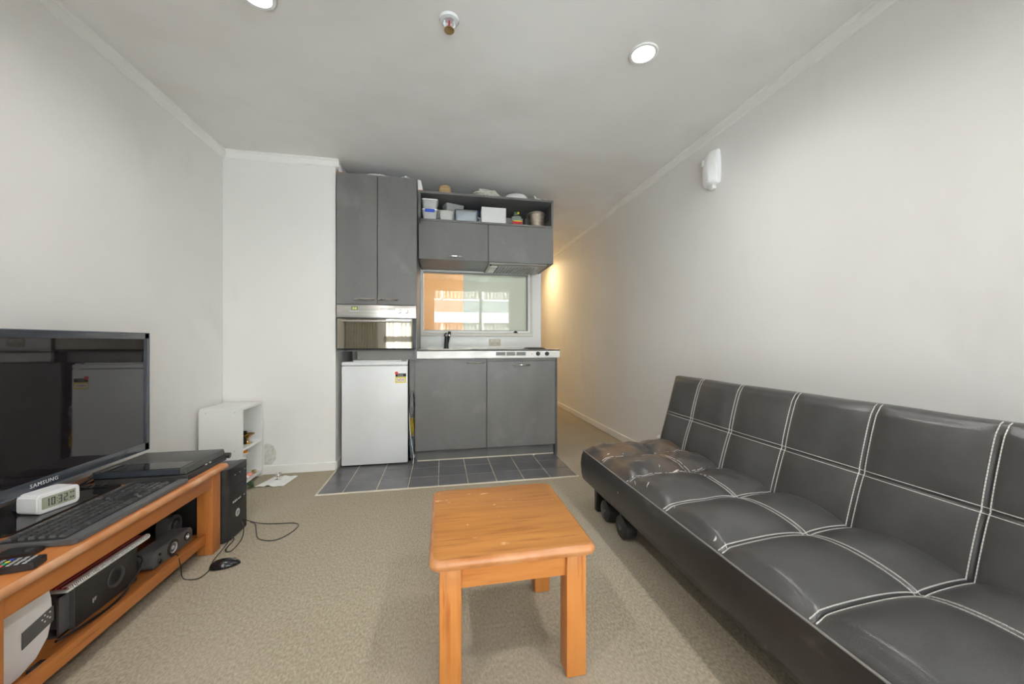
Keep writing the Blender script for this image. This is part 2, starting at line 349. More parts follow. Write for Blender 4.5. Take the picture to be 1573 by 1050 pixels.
# window between kitchen and bedroom
w = struct('window_1', (lambda b: (box(b, WX0, WX1, YK - .02, YK + .1, WZ0, WZ0 + .02), box(b, WX0, WX1, YK - .02, YK + .1, WZ1 - .02, WZ1), box(b, WX0, WX0 + .03, YK - .02, YK + .1, WZ0 + .0201, WZ1 - .0201), box(b, WX1 - .022, WX1, YK - .02, YK + .1, WZ0 + .0201, WZ1 - .0201), b)[-1])(bmesh.new()), M_trim)
bm = bmesh.new()
for a in ((WX0 + .0301, WX1 - .0301, WZ0 + .0201, WZ0 + .027), (WX0 + .0301, WX1 - .0301, WZ1 - .027, WZ1 - .0201), (WX1 - .03, WX1 - .0221, WZ0 + .0201, WZ1 - .0201)): box(bm, a[0], a[1], YK - .005, YK + .02, a[2], a[3])
struct('window_frame', bm, M_grey, w)
M_frm = mat('beige window frame', (.66, .63, .57), .4)
bm = bmesh.new()
for a in ((WX0 - .02, WX1 + .025, WZ1, WZ1 + .018), (WX1, WX1 + .025, WZ0, WZ1 - .0002), (WX0 - .02, WX0, WZ0, WZ1 - .0002)): box(bm, a[0], a[1], YK - .024, YK - .011, a[2], a[3], .003)
struct('outer_frame', bm, M_frm, w)
struct('window_sill', bx(WX0 - .02, WX1 + .025, YK - .045, YK + .0, WZ0 - .035, WZ0 - .002, bev=.004), M_frm, w)
struct('pane', bx(WX0 + .03, WX1 - .022, YK + .02, YK + .024, WZ0 + .02, WZ1 - .02), M_kglass, w)
struct('frosted_pane', bx(0.215, WX1 - .022, YK + .055, YK + .06, WZ0 + .02, WZ1 - .02), M_frost, w, 'pale frosted sliding sash')

# wall behind the camera with the glass doors and a window (seen in reflections, lets the daylight in)
bm = bmesh.new(); D0, D1, W0, W1, DZ = -0.24, 1.55, -0.98, -0.48, 2.18
for a in ((XL, W0, 0, H), (W1, D0, 0, H), (D1, XR, 0, H), (W0, W1, DZ, H), (D0, D1, DZ, H), (W0, W1, 0, .1)): box(bm, a[0], a[1], YB - T, YB, a[2], a[3])
struct('wall_front', bm, M_wall)
def frame(bm, x0, x1, z0, z1, w_, y0, y1):
    box(bm, x0, x1, y0, y1, z0, z0 + w_); box(bm, x0, x1, y0, y1, z1 - w_, z1); box(bm, x0, x0 + w_, y0, y1, z0 + w_ + 1e-4, z1 - w_ - 1e-4); box(bm, x1 - w_, x1, y0, y1, z0 + w_ + 1e-4, z1 - w_ - 1e-4)
bm = bmesh.new(); frame(bm, D0, D1, 0.0, DZ, .035, YB - .1, YB - .01); d = struct('door_1', bm, M_trim)
for x0, x1, y in ((D0 + .035, .86, YB - .045), (.80, D1 - .035, YB - .085)):
    bm = bmesh.new(); frame(bm, x0, x1, .035, DZ - .035, .06, y, y + .03); struct('door_sash', bm, M_trim, d)
    struct('pane', bx(x0 + .06, x1 - .06, y + .012, y + .018, .095, DZ - .095), M_glass, d)
struct('door_handle', bx(.81, .83, YB - .015, YB + .01, .95, 1.15, bev=.004), M_chrome, d)
bm = bmesh.new(); frame(bm, W0, W1, .1, DZ, .04, YB - .1, YB - .01); box(bm, W0, W1, YB - .1, YB - .01, 1.0, 1.1); w2 = struct('window_2', bm, M_trim)
struct('pane', bx(W0 + .04, W1 - .04, YB - .06, YB - .055, 1.1, DZ - .04), M_glass, w2); struct('pane', bx(W0 + .04, W1 - .04, YB - .06, YB - .055, .14, 1.0), M_glass, w2)
# unseen balcony slab, stretched far out to bounce sunlight onto the ceiling
struct('bounce_slab', bx(-9, 9, -10.6, YB - T, -0.2, -0.02), M_bounce)

# cornices and skirting
def cornice(name, a, b, n):
    """a,b 2D end points, n 2D inward normal"""
    prof = [(0, 0), (.030, 0), (.030, -.010), (.020, -.016), (.014, -.050), (.008, -.056), (0, -.058)]
    bm = bmesh.new(); A = []; C_ = []
    for q, z in prof:
        A.append(bm.verts.new((a[0] + n[0] * q, a[1] + n[1] * q, H + z))); C_.append(bm.verts.new((b[0] + n[0] * q, b[1] + n[1] * q, H + z)))
    bm.faces.new(A); bm.faces.new(C_[::-1])
    for i in range(len(A)): j = (i + 1) % len(A); bm.faces.new((A[i], C_[i], C_[j], A[j]))
    return struct(name, bm, M_trim)
cornice('trim_2', (XL, YB), (XL, YC), (1, 0)); cornice('trim_3', (XR, YB), (XR, YE), (-1, 0)); cornice('trim_4', (XL + .03, YC), (-.783, YC), (0, -1))
cornice('trim_5', (-.812, YC), (-.812, YK), (1, 0))
def skirt(name, x0, x1, y0, y1):
    bm = bx(x0, x1, y0, y1, 0, .068, bev=.004, seg=1); return struct(name, bm, M_trim)
skirt('baseboard_left', XL, XL + .014, YB, YC); skirt('baseboard_right', XR - .016, XR, YB, YE)
skirt('baseboard_column', XL + .014, -.806, YC - .014, YC); skirt('baseboard_recess', -.812, -.802, YC, YK)
skirt('baseboard_hall', XK, XK + .014, YK + .1, YE)

# ceiling fittings
def downlight(x, y, label, warm=False, e=SPOT, grp=None):
    t = thing('downlight', label, 'ceiling light', (x, y, H), 0, grp)
    bm = bmesh.new(); lathe(bm, (x, y, H), [(.050, -.001), (.068, -.001), (.070, -.004), (.066, -.008), (.054, -.008), (.050, -.001)]); obj('rim', bm, M_white, t)
    bm = bmesh.new(); cyl(bm, (x, y, H - .005), (0, 0, 1), .051, .004); obj('diffuser', bm, M_lampw if warm else M_lamp, t)
    s = add_light('lamp_light', 'SPOT', (0, 0, -.02), (0, 0, 0), e, (1, .70, .34) if warm else (1, .975, .95), spot_size=math.radians(165), spot_blend=.9, shadow_soft_size=.05)
    s.parent = t
    return t
M_lampw = mat('warm lamp diffuser', (1, .9, .7), 0.5, emit=(1, .8, .5), estr=9.0)
downlight(.975, 1.637, 'round white recessed ceiling light above the sofa', grp=None)
downlight(-.74, 1.66, 'round white ceiling light cut by the top edge, over the television side')
downlight(.95, .15, 'added recessed ceiling light behind the camera over the near sofa end', e=34); downlight(-.75, .15, 'added recessed ceiling light behind the camera over the bench', e=34)  # extra pair, added to brighten the near half of the room
downlight(1.42, 5.75, 'warm glowing light in the hallway ceiling behind the wall cupboards', True, 40)
sp = thing('fire_sprinkler', 'round metal fire sprinkler head in the middle of the ceiling', 'sprinkler', (.034, 1.63, H))
bm = bmesh.new(); lathe(bm, (.034, 1.63, H), [(.020, -.002), (.026, -.012), (.040, -.010), (.044, -.004), (.044, -.0005)]); obj('escutcheon', bm, M_lgrey, sp)
bm = bmesh.new(); tube(bm, [(.014, 1.63, H - .006), (.012, 1.63, H - .028), (.034, 1.63, H - .044), (.056, 1.63, H - .028), (.054, 1.63, H - .006)], .004); obj('yoke', bm, M_lgrey, sp)
bm = bmesh.new(); cyl(bm, (.034, 1.63, H - .036), (0, 0, 1), .004, .03, seg=12); obj('bulb', bm, M_red, sp, label='red glass bulb')
bm = bmesh.new(); lathe(bm, (.034, 1.63, H - .05), [(0, 0), (.022, .001), (.022, .004), (.006, .006), (0, .007)]); obj('deflector', bm, M_brass, sp)

# alarm sensor on the right wall
sn = thing('motion_sensor', 'white wedge-shaped sensor box high on the right wall', 'sensor', (XR, 2.14, 2.02))
bm = bmesh.new()
def ring(z, d0, hw, fl_): return [(XR, 2.14 - hw, z), (XR - d0 * .55, 2.14 - hw, z), (XR - d0, 2.14 - fl_, z), (XR - d0, 2.14 + fl_, z), (XR - d0 * .55, 2.14 + hw, z), (XR, 2.14 + hw, z)]
rs = [[bm.verts.new(p) for p in r] for r in (ring(2.045, .050, .052, .018), ring(2.06, .066, .062, .024), ring(2.15, .070, .065, .026), ring(2.22, .060, .063, .024), ring(2.265, .040, .056, .02))]
for a, b in zip(rs, rs[1:]):
    for i in range(6): j = (i + 1) % 6; bm.faces.new((a[i], a[j], b[j], b[i]))
bm.faces.new(rs[0][::-1]); bm.faces.new(rs[-1]); bmesh.ops.bevel(bm, geom=bm.edges[:], offset=.004, segments=2, affect='EDGES', clamp_overlap=True)
obj('casing', bm, M_wplas, sn)
obj('lens', bx(XR - .067, XR - .045, 2.165, 2.19, 2.185, 2.225, bev=.006), M_white, sn)
obj('mount_bracket', bx(XR - .03, XR, 2.12, 2.16, 2.02, 2.05, bev=.003), M_trim, sn)

# ---------------------------------------------------------------- kitchen
def arc_handle(parent, xc, y, z, w_):
    bm = bmesh.new(); pts = []
    for k in range(9):
        t = k / 8; pts.append((xc - w_ / 2 + w_ * t, y - .004 - .022 * math.sin(PI * t) ** .7, z))
    tube(bm, pts, .006, 8); obj('handle', bm, M_chrome, parent, label='brushed metal bow handle')
# tall cabinet
YT = 3.03
tc = thing('tall_cabinet', 'tall dark grey cabinet with two long doors above the oven', 'cabinet', (-.5, 3.33, 0))
bm = bmesh.new()
box(bm, -.800, -.782, YT + .02, 3.60, .93, 2.315); box(bm, -.214, -.196, YT + .004, 3.60, .0 + .006, 2.315) if False else box(bm, -.214, -.196, YT + .004, 3.60, .86, 2.315)
box(bm, -.782, -.214, YT + .02, 3.60, 2.297, 2.315); box(bm, -.782, -.214, YT + .02, 3.60, 1.29, 1.305); box(bm, -.782, -.214, YT + .03, 3.60, .925, .936); box(bm, -.782, -.214, 3.585, 3.60, .93, 2.30)
obj('carcass', bm, M_cab, tc)
for x0, x1, hx in ((-.797, -.4985, -.595), (-.4935, -.199, -.418)):
    dd = obj('door', bx(x0, x1, YT, YT + .018, 1.296, 2.315, bev=.0015, seg=1), M_cab, tc)
    arc_handle(dd, hx, YT, 1.335, .15)
obj('lower_rail', bx(-.665, -.216, YT + .09, YT + .105, .855, .925), mat('light grey rail', (.27, .26, .25), .5), tc)
obj('filler_panel', bx(-.268, -.214, 3.235, 3.245, .007, .915), mat('pale filler', (.55, .54, .52), .5), tc, label='pale grey filler beside the fridge')
# oven
ov = thing('built_in_oven', 'stainless steel built-in oven with mirrored glass door above the fridge', 'oven', (-.5, 3.3, .937))
obj('body', bx(-.778, -.218, YT + .03, 3.55, .938, 1.286), M_blk, ov)
cp = obj('control_panel', bx(-.797, -.2, YT - .002, YT + .03, 1.19, 1.29, bev=.002), M_steel, ov)
obj('door', bx(-.795, -.202, YT - .002, YT + .028, .94, 1.186, bev=.002), M_blk, ov)
obj('door_glass', bx(-.792, -.228, YT - .006, YT - .002, .95, 1.182, bev=.001, seg=1), M_oven, ov)
bm = bmesh.new(); tube(bm, [(-.755, YT - .038, 1.163), (-.235, YT - .038, 1.163)], .007, 12, False)
for hx in (-.745, -.245): cyl(bm, (hx, YT - .004, 1.163), (0, -1, 0), .005, .034, seg=10)
obj('handle', bm, M_steel, ov)
for kx in (-.327, -.275):
    bm = bmesh.new(); lathe(bm, (kx, YT - .002, 1.243), [(.0155, 0), (.0155, .004), (.012, .006), (.0115, .02), (.010, .022), (0, .022)], (0, -1, 0)); obj('knob', bm, M_chrome, ov)
for kz in (1.236, 1.257):
    bm = bmesh.new(); cyl(bm, (-.237, YT - .002, kz), (0, -1, 0), .0035, .002, seg=12); obj('indicator_lamp', bm, M_black, ov)
obj('display', bx(-.688, -.642, YT - .0035, YT - .001, 1.252, 1.276), M_dispb, ov)
bm = bmesh.new()
for k in range(2):
    cx = -.674 + .018 * k
    for dx in (-.0045, .0045): box(bm, cx + dx - .0015, cx + dx + .0015, YT - .0042, YT - .003, 1.258, 1.270)
    for z in (1.257, 1.264, 1.270): box(bm, cx - .0045, cx + .0045, YT - .0042, YT - .003, z - .001, z + .001)
obj('display_digits', bm, M_disp, ov)
bm = bmesh.new()
for k in range(6): box(bm, -.698 + k * .0115, -.691 + k * .0115, YT - .004, YT - .001, 1.238, 1.244, bev=.001, seg=1)
o = obj('buttons', bm, M_wplas, ov); o['kind'] = 'stuff'
bm = bmesh.new()
for k in range(4): box(bm, -.757 + k * .012, -.749 + k * .012, YT - .003, YT - .001, 1.238, 1.243)
for k in range(16): box(bm, -.47 + k * .007, -.4665 + k * .007, YT - .003, YT - .001, 1.254 + (k % 3) * .001, 1.267)
for k in range(5): box(bm, -.698 + k * .013, -.694 + k * .013, YT - .003, YT - .001, 1.228, 1.231)
o = obj('panel_print', bm, M_grey, ov); o['kind'] = 'stuff'
# things on top of the tall cabinet
t = thing('wooden_rack', 'orange wooden piece poking out on top of the tall cabinet', 'rack', (-.76, 3.1, 2.316))
obj('board', bx(-.80, -.735, 3.05, 3.25, 2.316, 2.328, bev=.002), M_tw['x'], t)
bm = bmesh.new(); prism(bm, [(-.80, 2.328), (-.765, 2.328), (-.785, 2.40), (-.80, 2.40)], 3.10, 3.112); obj('bracket', bm, M_bag, t, label='pale triangular bracket')
for i, (xa, xb, lab) in enumerate(((-.62, -.40, 'crumpled white plastic bag flat above the middle of the tall cabinet'), (-.33, -.245, 'small crumpled white bag at the right end of the tall cabinet top'))):
    bm = bmesh.new(); crumple(bm, ((xa + xb) / 2, 3.10, 2.328), ((xb - xa) / 2, .05, .020), .2, 4, i + 3, 3, 2.316)
    tag(obj('plastic_bag', bm, M_bag), lab, 'bag')
# upper unit: open shelf above two lift-up doors
YU = 3.12
uc = thing('wall_cupboard', 'dark grey wall cupboard with open shelf above two flap doors', 'cabinet', (.4, 3.36, 1.67))
bm = bmesh.new()
box(bm, -.19, -.170, YU + .02, 3.605, 1.694, 2.260); box(bm, .962, .98, YU + .02, 3.605, 1.694, 2.012); box(bm, .962, .98, YU, 3.605, 2.012, 2.260); box(bm, -.17, .962, YU, 3.605, 2.242, 2.260)
box(bm, -.19, .962, YU, 3.605, 2.012, 2.030); box(bm, -.17, .962, YU + .02, 3.605, 1.696, 1.712); box(bm, .388, .404, YU + .02, 3.60, 1.712, 2.012)
box(bm, -.19, -.170, YU, YU + .02, 1.99, 2.260)
obj('carcass', bm, M_cab, uc)
obj('back_panel', bx(-.17, .962, 3.592, 3.604, 1.70, 2.242), M_white, uc)
d1 = obj('flap_door', bx(-.185, .3935, YU, YU + .018, 1.692, 2.010, bev=.0015, seg=1), M_cab, uc); arc_handle(d1, .108, YU, 1.722, .135)
obj('flap_door', bx(.3985, .979, YU, YU + .018, 1.692, 2.010, bev=.0015, seg=1), M_cab, uc)
# range hood
M_hood = mat('hood steel', (.42, .40, .37), .4, .6)
rh = thing('range_hood', 'slim metal range hood under the right flap door', 'range hood', (.66, 3.3, 1.63))
bm = bmesh.new(); prism(bm, [(3.155, 1.695), (3.155, 1.684), (3.175, 1.674), (3.56, 1.674), (3.56, 1.695)], .41, .93, 'x', .003); obj('casing', bm, M_hood, rh)
obj('filter', bx(.50, .86, 3.20, 3.52, 1.669, 1.675, bev=.001, seg=1), M_grey, rh, label='grey mesh filter')
bm = bmesh.new()
for k in range(12): box(bm, .505 + k * .03, .512 + k * .03, 3.205, 3.515, 1.6665, 1.670)
o = obj('filter_bars', bm, M_lgrey, rh); o['kind'] = 'stuff'
obj('lamp_cover', bx(.43, .49, 3.22, 3.50, 1.668, 1.675, bev=.002), M_wplas, rh)
bm = bmesh.new(); cyl(bm, (.425, 3.175, 1.681), (0, -.5, -1), .007, .012, seg=12); obj('switch', bm, M_black, rh)
# base unit
YD = 3.08
bc = thing('base_cabinet', 'dark grey base cabinet with two doors under the steel worktop', 'cabinet', (.4, 3.35, .006))
bm = bmesh.new()
box(bm, -.212, -.196, YD + .02, 3.60, .006, .862); box(bm, .985, 1.003, YD - .0, 3.60, .006, .862); box(bm, -.196, .985, 3.585, 3.60, .10, .862)
box(bm, -.196, .985, YD + .02, 3.585, .10, .115); box(bm, .369, .385, YD + .02, 3.585, .115, .862)
obj('carcass', bm, M_caby, bc)
obj('top_rail', bx(.38, .985, YD + .003, YD + .018, .838, .862), M_cab, bc)
p1 = obj('door', bx(-.212, .3745, YD, YD + .018, .103, .860, bev=.0015, seg=1), M_cab, bc)
p2 = obj('door', bx(.3805, .983, YD, YD + .018, .103, .836, bev=.0015, seg=1), M_cab, bc)
arc_handle(p1, .285, YD, .825, .145); arc_handle(p2, .68, YD, .802, .145)
obj('kickboard', bx(-.205, .386, YD + .055, YD + .07, .006, .10), M_cab, bc); obj('kickboard', bx(.389, .984, YD + .055, YD + .07, .006, .10), M_cab, bc)
obj('sealant_bead', bx(-.20, .984, YD + .046, YD + .056, .004, .014, bev=.003), M_lip, bc)
# worktop
wk = thing('worktop', 'stainless steel kitchen worktop over the grey base cabinet', 'worktop', (.4, 3.33, .864))
bm = bmesh.new()
SX0, SX1, SY0, SY1 = -.12, .28, 3.16, 3.50
box(bm, -.195, SX0, 3.05, 3.605, .925, .935); box(bm, SX1, 1.015, 3.05, 3.605, .925, .935); box(bm, SX0, SX1, 3.05, SY0, .925, .935); box(bm, SX0, SX1, SY1, 3.605, .925, .935)
box(bm, -.195, 1.015, 3.05, 3.062, .865, .9345); box(bm, 1.005, 1.015, 3.062, 3.605, .865, .925); box(bm, -.195, 1.015, 3.596, 3.606, .935, .948)
obj('steel_top', bm, M_steel2, wk)
bm = bmesh.new(); box(bm, SX0, SX1, SY0, SY1, .80, .804)
for a in ((SX0, SX0 + .003, SY0, SY1), (SX1 - .003, SX1, SY0, SY1), (SX0, SX1, SY0, SY0 + .003), (SX0, SX1, SY1 - .003, SY1)): box(bm, *a, .80, .93)
obj('sink_bowl', bm, M_steel, wk)
M_vent = mat('vent grille', (.17, .17, .165), .5, 0)
for x0, x1 in ((.453, .532), (.544, .618), (.630, .710)):
    v = obj('vent_panel', bx(x0, x1, 3.0485, 3.052, .884, .916), M_vent, wk, label='recessed grey vent panel')
    bm = bmesh.new()
    for k in range(5): box(bm, x0 + .004, x1 - .004, 3.0465, 3.0488, .887 + k * .006, .8885 + k * .006)
    o = obj('grille_bars', bm, M_grey, v); o['kind'] = 'stuff'
bm = bmesh.new(); cyl(bm, (.764, 3.05, .898), (0, -1, 0), .004, .003, seg=12); obj('power_lamp', bm, M_red, wk)
for kx in (.819, .899):
    k_ = bmesh.new(); cyl(k_, (kx, 3.05, .899), (0, -1, 0), .0235, .002, seg=28); kn = obj('dial_plate', k_, M_wplas, wk)
    bm = bmesh.new(); lathe(bm, (kx, 3.048, .899), [(.019, 0), (.018, .012), (.0165, .016), (0, .016)], (0, -1, 0)); box(bm, kx - .002, kx + .002, 3.0285, 3.034, .886, .912); obj('dial', bm, M_blk, kn)
for hx, hy, r in ((.88, 3.44, .085), (.86, 3.24, .07)):
    bm = bmesh.new(); lathe(bm, (hx, hy, .935), [(r + .012, 0), (r + .012, .004), (r, .006), (r, .009), (r * .94, .0115), (r * .3, .0115), (r * .25, .009), (0, .009)]); obj('hotplate', bm, M_blkm, wk, label='black cast hotplate')
# tap
tp = thing('kitchen_tap', 'black mixer tap standing behind the sink', 'tap', (.05, 3.55, .935))
bm = bmesh.new(); cyl(bm, (.045, 3.545, .9355), (0, 0, 1), .027, .006, bev=.001); cyl(bm, (.045, 3.545, .940), (0.02, 0, 1), .022, .115, .017); obj('body', bm, M_blk, tp)
bm = bmesh.new(); tube(bm, [(.055, 3.545, .99), (.070, 3.53, 1.05), (.076, 3.49, 1.085), (.072, 3.40, 1.088), (.070, 3.37, 1.07)], .014, 12); obj('spout', bm, M_blk, tp)
bm = bmesh.new(); tube(bm, [(.040, 3.545, 1.045), (.030, 3.54, 1.068), (.045, 3.50, 1.082)], .007, 10); obj('lever', bm, M_blk, tp)
bm = bmesh.new(); cyl(bm, (.070, 3.37, 1.055), (0, 0, 1), .0125, .014); obj('aerator', bm, M_chrome, tp)
# power outlet
po = thing('power_outlet', 'double power outlet on the white splashback', 'outlet', (.525, 3.605, .965))
obj('plate', bx(.467, .583, 3.599, 3.608, .960, 1.030, bev=.003), mat('cream plastic', (.62, .57, .48), .35), po)
for cx in (.497, .553):
    obj('switch', bx(cx - .010, cx + .002, 3.596, 3.600, 1.006, 1.020, bev=.001, seg=1), M_wplas, po)
    bm = bmesh.new()
    for dx, a in ((-.009, .4), (.009, -.4), (0, 0)):
        m_ = Matrix.Translation((cx + dx, 3.5985, .985 if dx else .974)) @ Matrix.Rotation(a, 4, 'Y'); box(bm, -.0013, .0013, -.0008, .0008, -.0045, .0045, mtx=m_)
    o = obj('pin_holes', bm, M_black, po); o['kind'] = 'stuff'
t = thing('tea_strainer', 'tiny dark object on the kitchen window sill', 'strainer', (.735, 3.59, 1.09))
bm = bmesh.new(); lathe(bm, (.735, 3.60, 1.0885), [(0, .0), (.022, .001), (.018, .012), (.006, .022), (0, .024)]); obj('bowl', bm, M_blkm, t)
# --- things on the open shelf (z 2.030)
Z = 2.0305
def food_tub(cx, cy, z, w_, d_, h, m, label, lid=None, lidm=M_wplas, taper=.88, band=None, rot=0.0):
    t = thing('food_container', label, 'container', (cx, cy, z), rot, None)
    def rr(s, zz): return [Vector((a, b, zz)) for a, b in rrect(-w_ / 2 * s, w_ / 2 * s, -d_ / 2 * s, d_ / 2 * s, .018)]
    bm = bmesh.new(); R = [[bm.verts.new(p) for p in r] for r in (rr(taper * .94, 0), rr(taper, .006), rr(.97, h * .93), rr(1.0, h * .94), rr(1.0, h), rr(.94, h), rr(taper * .95, .009))]
    for a, b in zip(R, R[1:]):
        for i in range(len(a)): j = (i + 1) % len(a); bm.faces.new((a[i], a[j], b[j], b[i]))
    bm.faces.new(R[0][::-1]); bm.faces.new(R[-1]); obj('tub', bm, m, t, local=True)
    if lid:
        bm = bmesh.new(); prism(bm, rrect(-w_ / 2 - .004, w_ / 2 + .004, -d_ / 2 - .004, d_ / 2 + .004, .02), h, h + .008, 'z', .0025); obj('lid', bm, lidm, t, local=True)
    if band: obj('clip', bx(-w_ * .32, w_ * .32, -d_ / 2 - .010, -d_ / 2 - .002, h - .022, h + .004, bev=.003), band, t, local=True)
    return t
c_low = food_tub(-.095, 3.21, Z, .125, .15, .080, M_tub, 'square clear food container with blue clip at the left end of the shelf', True, M_wplas, .9, M_blue)
food_tub(-.095, 3.21, Z + .0885, .13, .15, .075, M_tub, 'upside-down clear container on top of the blue-clipped one', True, M_wplas, .9)
food_tub(.043, 3.20, Z, .128, .14, .082, M_tub, 'small open clear container second from the left, low in front', False)
food_tub(.105, 3.345, Z, .17, .12, .190, M_tub, 'tall clear plastic tub behind the small open container', True, M_tub, .8, None, .35)
food_tub(.21, 3.21, Z, .19, .15, .092, M_tubb, 'wide pale container with a dark grey rim in front of the shelf', True, M_dgrey, .92)
food_tub(.285, 3.415, Z, .15, .10, .165, M_tubb, 'tilted bluish container behind the grey-rimmed one', True, M_blue, .85, None, -.4)
t = thing('storage_jar', 'white plastic jar behind the blue-clipped container', 'jar', (-.045, 3.37, Z))
bm = bmesh.new(); lathe(bm, (-.045, 3.37, Z), [(0, 0), (.040, 0), (.042, .004), (.042, .13), (.038, .14), (0, .14)]); obj('body', bm, M_wplas, t)
bm = bmesh.new(); lathe(bm, (-.045, 3.37, Z + .1405), [(.043, 0), (.043, .015), (.04, .018), (0, .018)]); obj('lid', bm, M_white, t)
t = thing('white_box', 'plain white square box standing upright in the middle of the shelf', 'box', (.455, 3.2, Z))
obj('body', bx(.345, .558, 3.17, 3.30, Z, Z + .150, bev=.008), M_wplas, t); obj('lid', bx(.343, .56, 3.166, 3.17, Z + .004, Z + .148, bev=.002), M_white, t)
t = thing('small_bag', 'small crumpled black and white packet left of the white box', 'packet', (.325, 3.19, Z))
bm = bmesh.new(); crumple(bm, (.325, 3.20, Z + .03), (.015, .02, .032), .4, 3, 9, 3, Z); obj('wrapper', bm, M_bag, t)
bm = bmesh.new(); crumple(bm, (.322, 3.185, Z + .035), (.009, .008, .012), .4, 2, 4, 3); obj('print', bm, M_black, t)
for i, (mm, lab, dy) in enumerate(((M_green, 'dark green book at the bottom of the little pile', 0), (M_red, 'red book on the green one beside the pot', .004), (M_yel, 'thin cream booklet between red book and jar', .0))):
    h0 = Z + (0, .012, .034)[i]; hh = (.0115, .0215, .008)[i]
    t = thing('book', lab, 'book', (.66, 3.22, h0))
    obj('cover', bx(.612 + i * .004, .705, 3.15 + dy, 3.28, h0, h0 + hh, bev=.001, seg=1), mm, t); obj('pages', bx(.611 + i * .004, .7062, 3.152 + dy, 3.281, h0 + .002, h0 + hh - .002), M_paper, t)
t = thing('glass_jar', 'greenish glass jar standing on the small pile of books', 'jar', (.665, 3.22, Z + .043))
bm = bmesh.new(); lathe(bm, (.665, 3.22, Z + .0425), [(0, 0), (.042, 0), (.050, .012), (.050, .045), (.030, .062), (.026, .070), (.0, .070)]); obj('body', bm, M_jar, t)
for k, (dx, mm) in enumerate(((-.012, M_green), (.014, M_yel))):
    bm = bmesh.new(); crumple(bm, (.665 + dx, 3.22, Z + .128), (.011, .011, .013), .3, 2, k); obj('stopper', bm, mm, t)
t = thing('black_mug', 'small black mug at the foot of the steel pot', 'mug', (.745, 3.17, Z))
bm = bmesh.new(); lathe(bm, (.742, 3.17, Z), [(0, 0), (.026, 0), (.030, .004), (.031, .06), (.028, .06), (.026, .006), (0, .005)]); obj('body', bm, M_blk, t)
bm = bmesh.new(); tube(bm, [(.766, 3.17, Z + .012), (.779, 3.17, Z + .02), (.779, 3.17, Z + .036), (.766, 3.17, Z + .042)], .004); obj('handle', bm, M_blk, t)
t = thing('rice_cooker', 'round steel rice cooker with black lid at the right end of the shelf', 'pot', (.855, 3.24, Z))
M_pot = mat('warm steel', (.55, .48, .40), .3, .8); noisy(M_pot, (.45, .38, .3), (.68, .6, .5), 14, 3, (1, 1, 4))
bm = bmesh.new(); lathe(bm, (.855, 3.24, Z), [(0, 0), (.064, 0), (.066, .012), (.070, .016), (.072, .125), (.077, .128), (.077, .135), (.070, .137)], seg=36); obj('body', bm, M_pot, t)
bm = bmesh.new(); lathe(bm, (.855, 3.24, Z + .137), [(.075, 0), (.072, .007), (.05, .016), (.012, .020), (.012, .026), (.016, .030), (0, .032)], seg=36); obj('lid', bm, M_pot, t)
for s in (-1, 1):
    bm = bmesh.new(); tube(bm, [(.855 + s * .068, 3.225, Z + .125), (.855 + s * .090, 3.215, Z + .122), (.855 + s * .094, 3.215, Z + .085), (.855 + s * .070, 3.225, Z + .065)], .009); obj('handle', bm, M_blk, t)
# --- things on top of the wall cupboard (z 2.255)
Z2 = 2.2605
t = thing('white_board', 'narrow white board leaning against the side of the tall cabinet', 'board', (-.17, 3.2, Z2))
bm = bmesh.new(); prism(bm, [(-.193, Z2), (-.150, Z2), (-.166, 2.345), (-.193, 2.352)], 3.125, 3.50, 'y', .002); obj('panel', bm, M_paper, t)
obj('edge_band', bx(-.194, -.149, 3.1235, 3.1245, Z2, Z2 + .006), M_pink, t)
t = thing('wooden_drum', 'small round tan wooden tub on top of the wall cupboard', 'tub', (.03, 3.2, Z2))
M_tan = mat('tan wood', (.50, .34, .17), .6); noisy(M_tan, (.42, .28, .13), (.58, .40, .21), 10, 3, (1, 1, 5))
bm = bmesh.new(); lathe(bm, (.03, 3.2, Z2), [(0, 0), (.046, 0), (.052, .02), (.053, .04), (.052, .056), (.048, .060), (0, .060)], seg=32); obj('body', bm, M_tan, t)
bm = bmesh.new(); lathe(bm, (.03, 3.2, Z2 + .0602), [(.050, 0), (.051, .006), (.044, .016), (0, .018)], seg=32); obj('lid', bm, M_tan, t)
bm = bmesh.new(); crumple(bm, (.395, 3.20, Z2 + .03), (.105, .06, .050), .22, 4, 12, 3, Z2); tag(obj('plastic_bag', bm, mat('clear crumpled plastic', (.55, .52, .46), .2)), 'crumpled clear plastic bag on top of the wall cupboard', 'bag')
t = thing('serving_platter', 'oval white platter upside down on top of the wall cupboard', 'platter', (.67, 3.25, Z2))
bm = bmesh.new(); lathe(bm, (0, 0, 0), [(0, .078), (.05, .077), (.09, .064), (.122, .030), (.135, .0), (.130, .0), (.115, .028), (.085, .055), (0, .068)], seg=40)
bmesh.ops.transform(bm, matrix=Matrix.Translation((.67, 3.262, Z2)) @ Matrix.Diagonal((1.0, .9, 1, 1)), verts=bm.verts[:]); obj('bowl', bm, M_wplas, t)
bm = bmesh.new(); lathe(bm, (.67, 3.262, Z2 + .077), [(.040, -.002), (.040, .004), (.036, .004), (.036, -.002)], seg=32); obj('foot_ring', bm, M_white, t)
bm = bmesh.new(); tube(bm, [(.815, 3.15, Z2 + .035), (.835, 3.16, Z2 + .015), (.86, 3.15, Z2 + .012), (.89, 3.17, Z2 + .008), (.92, 3.15, Z2 + .010), (.94, 3.18, Z2 + .006)], .006); tag(obj('cord', bm, M_trim), 'short white twisted cord at the right end of the cupboard top', 'cord')

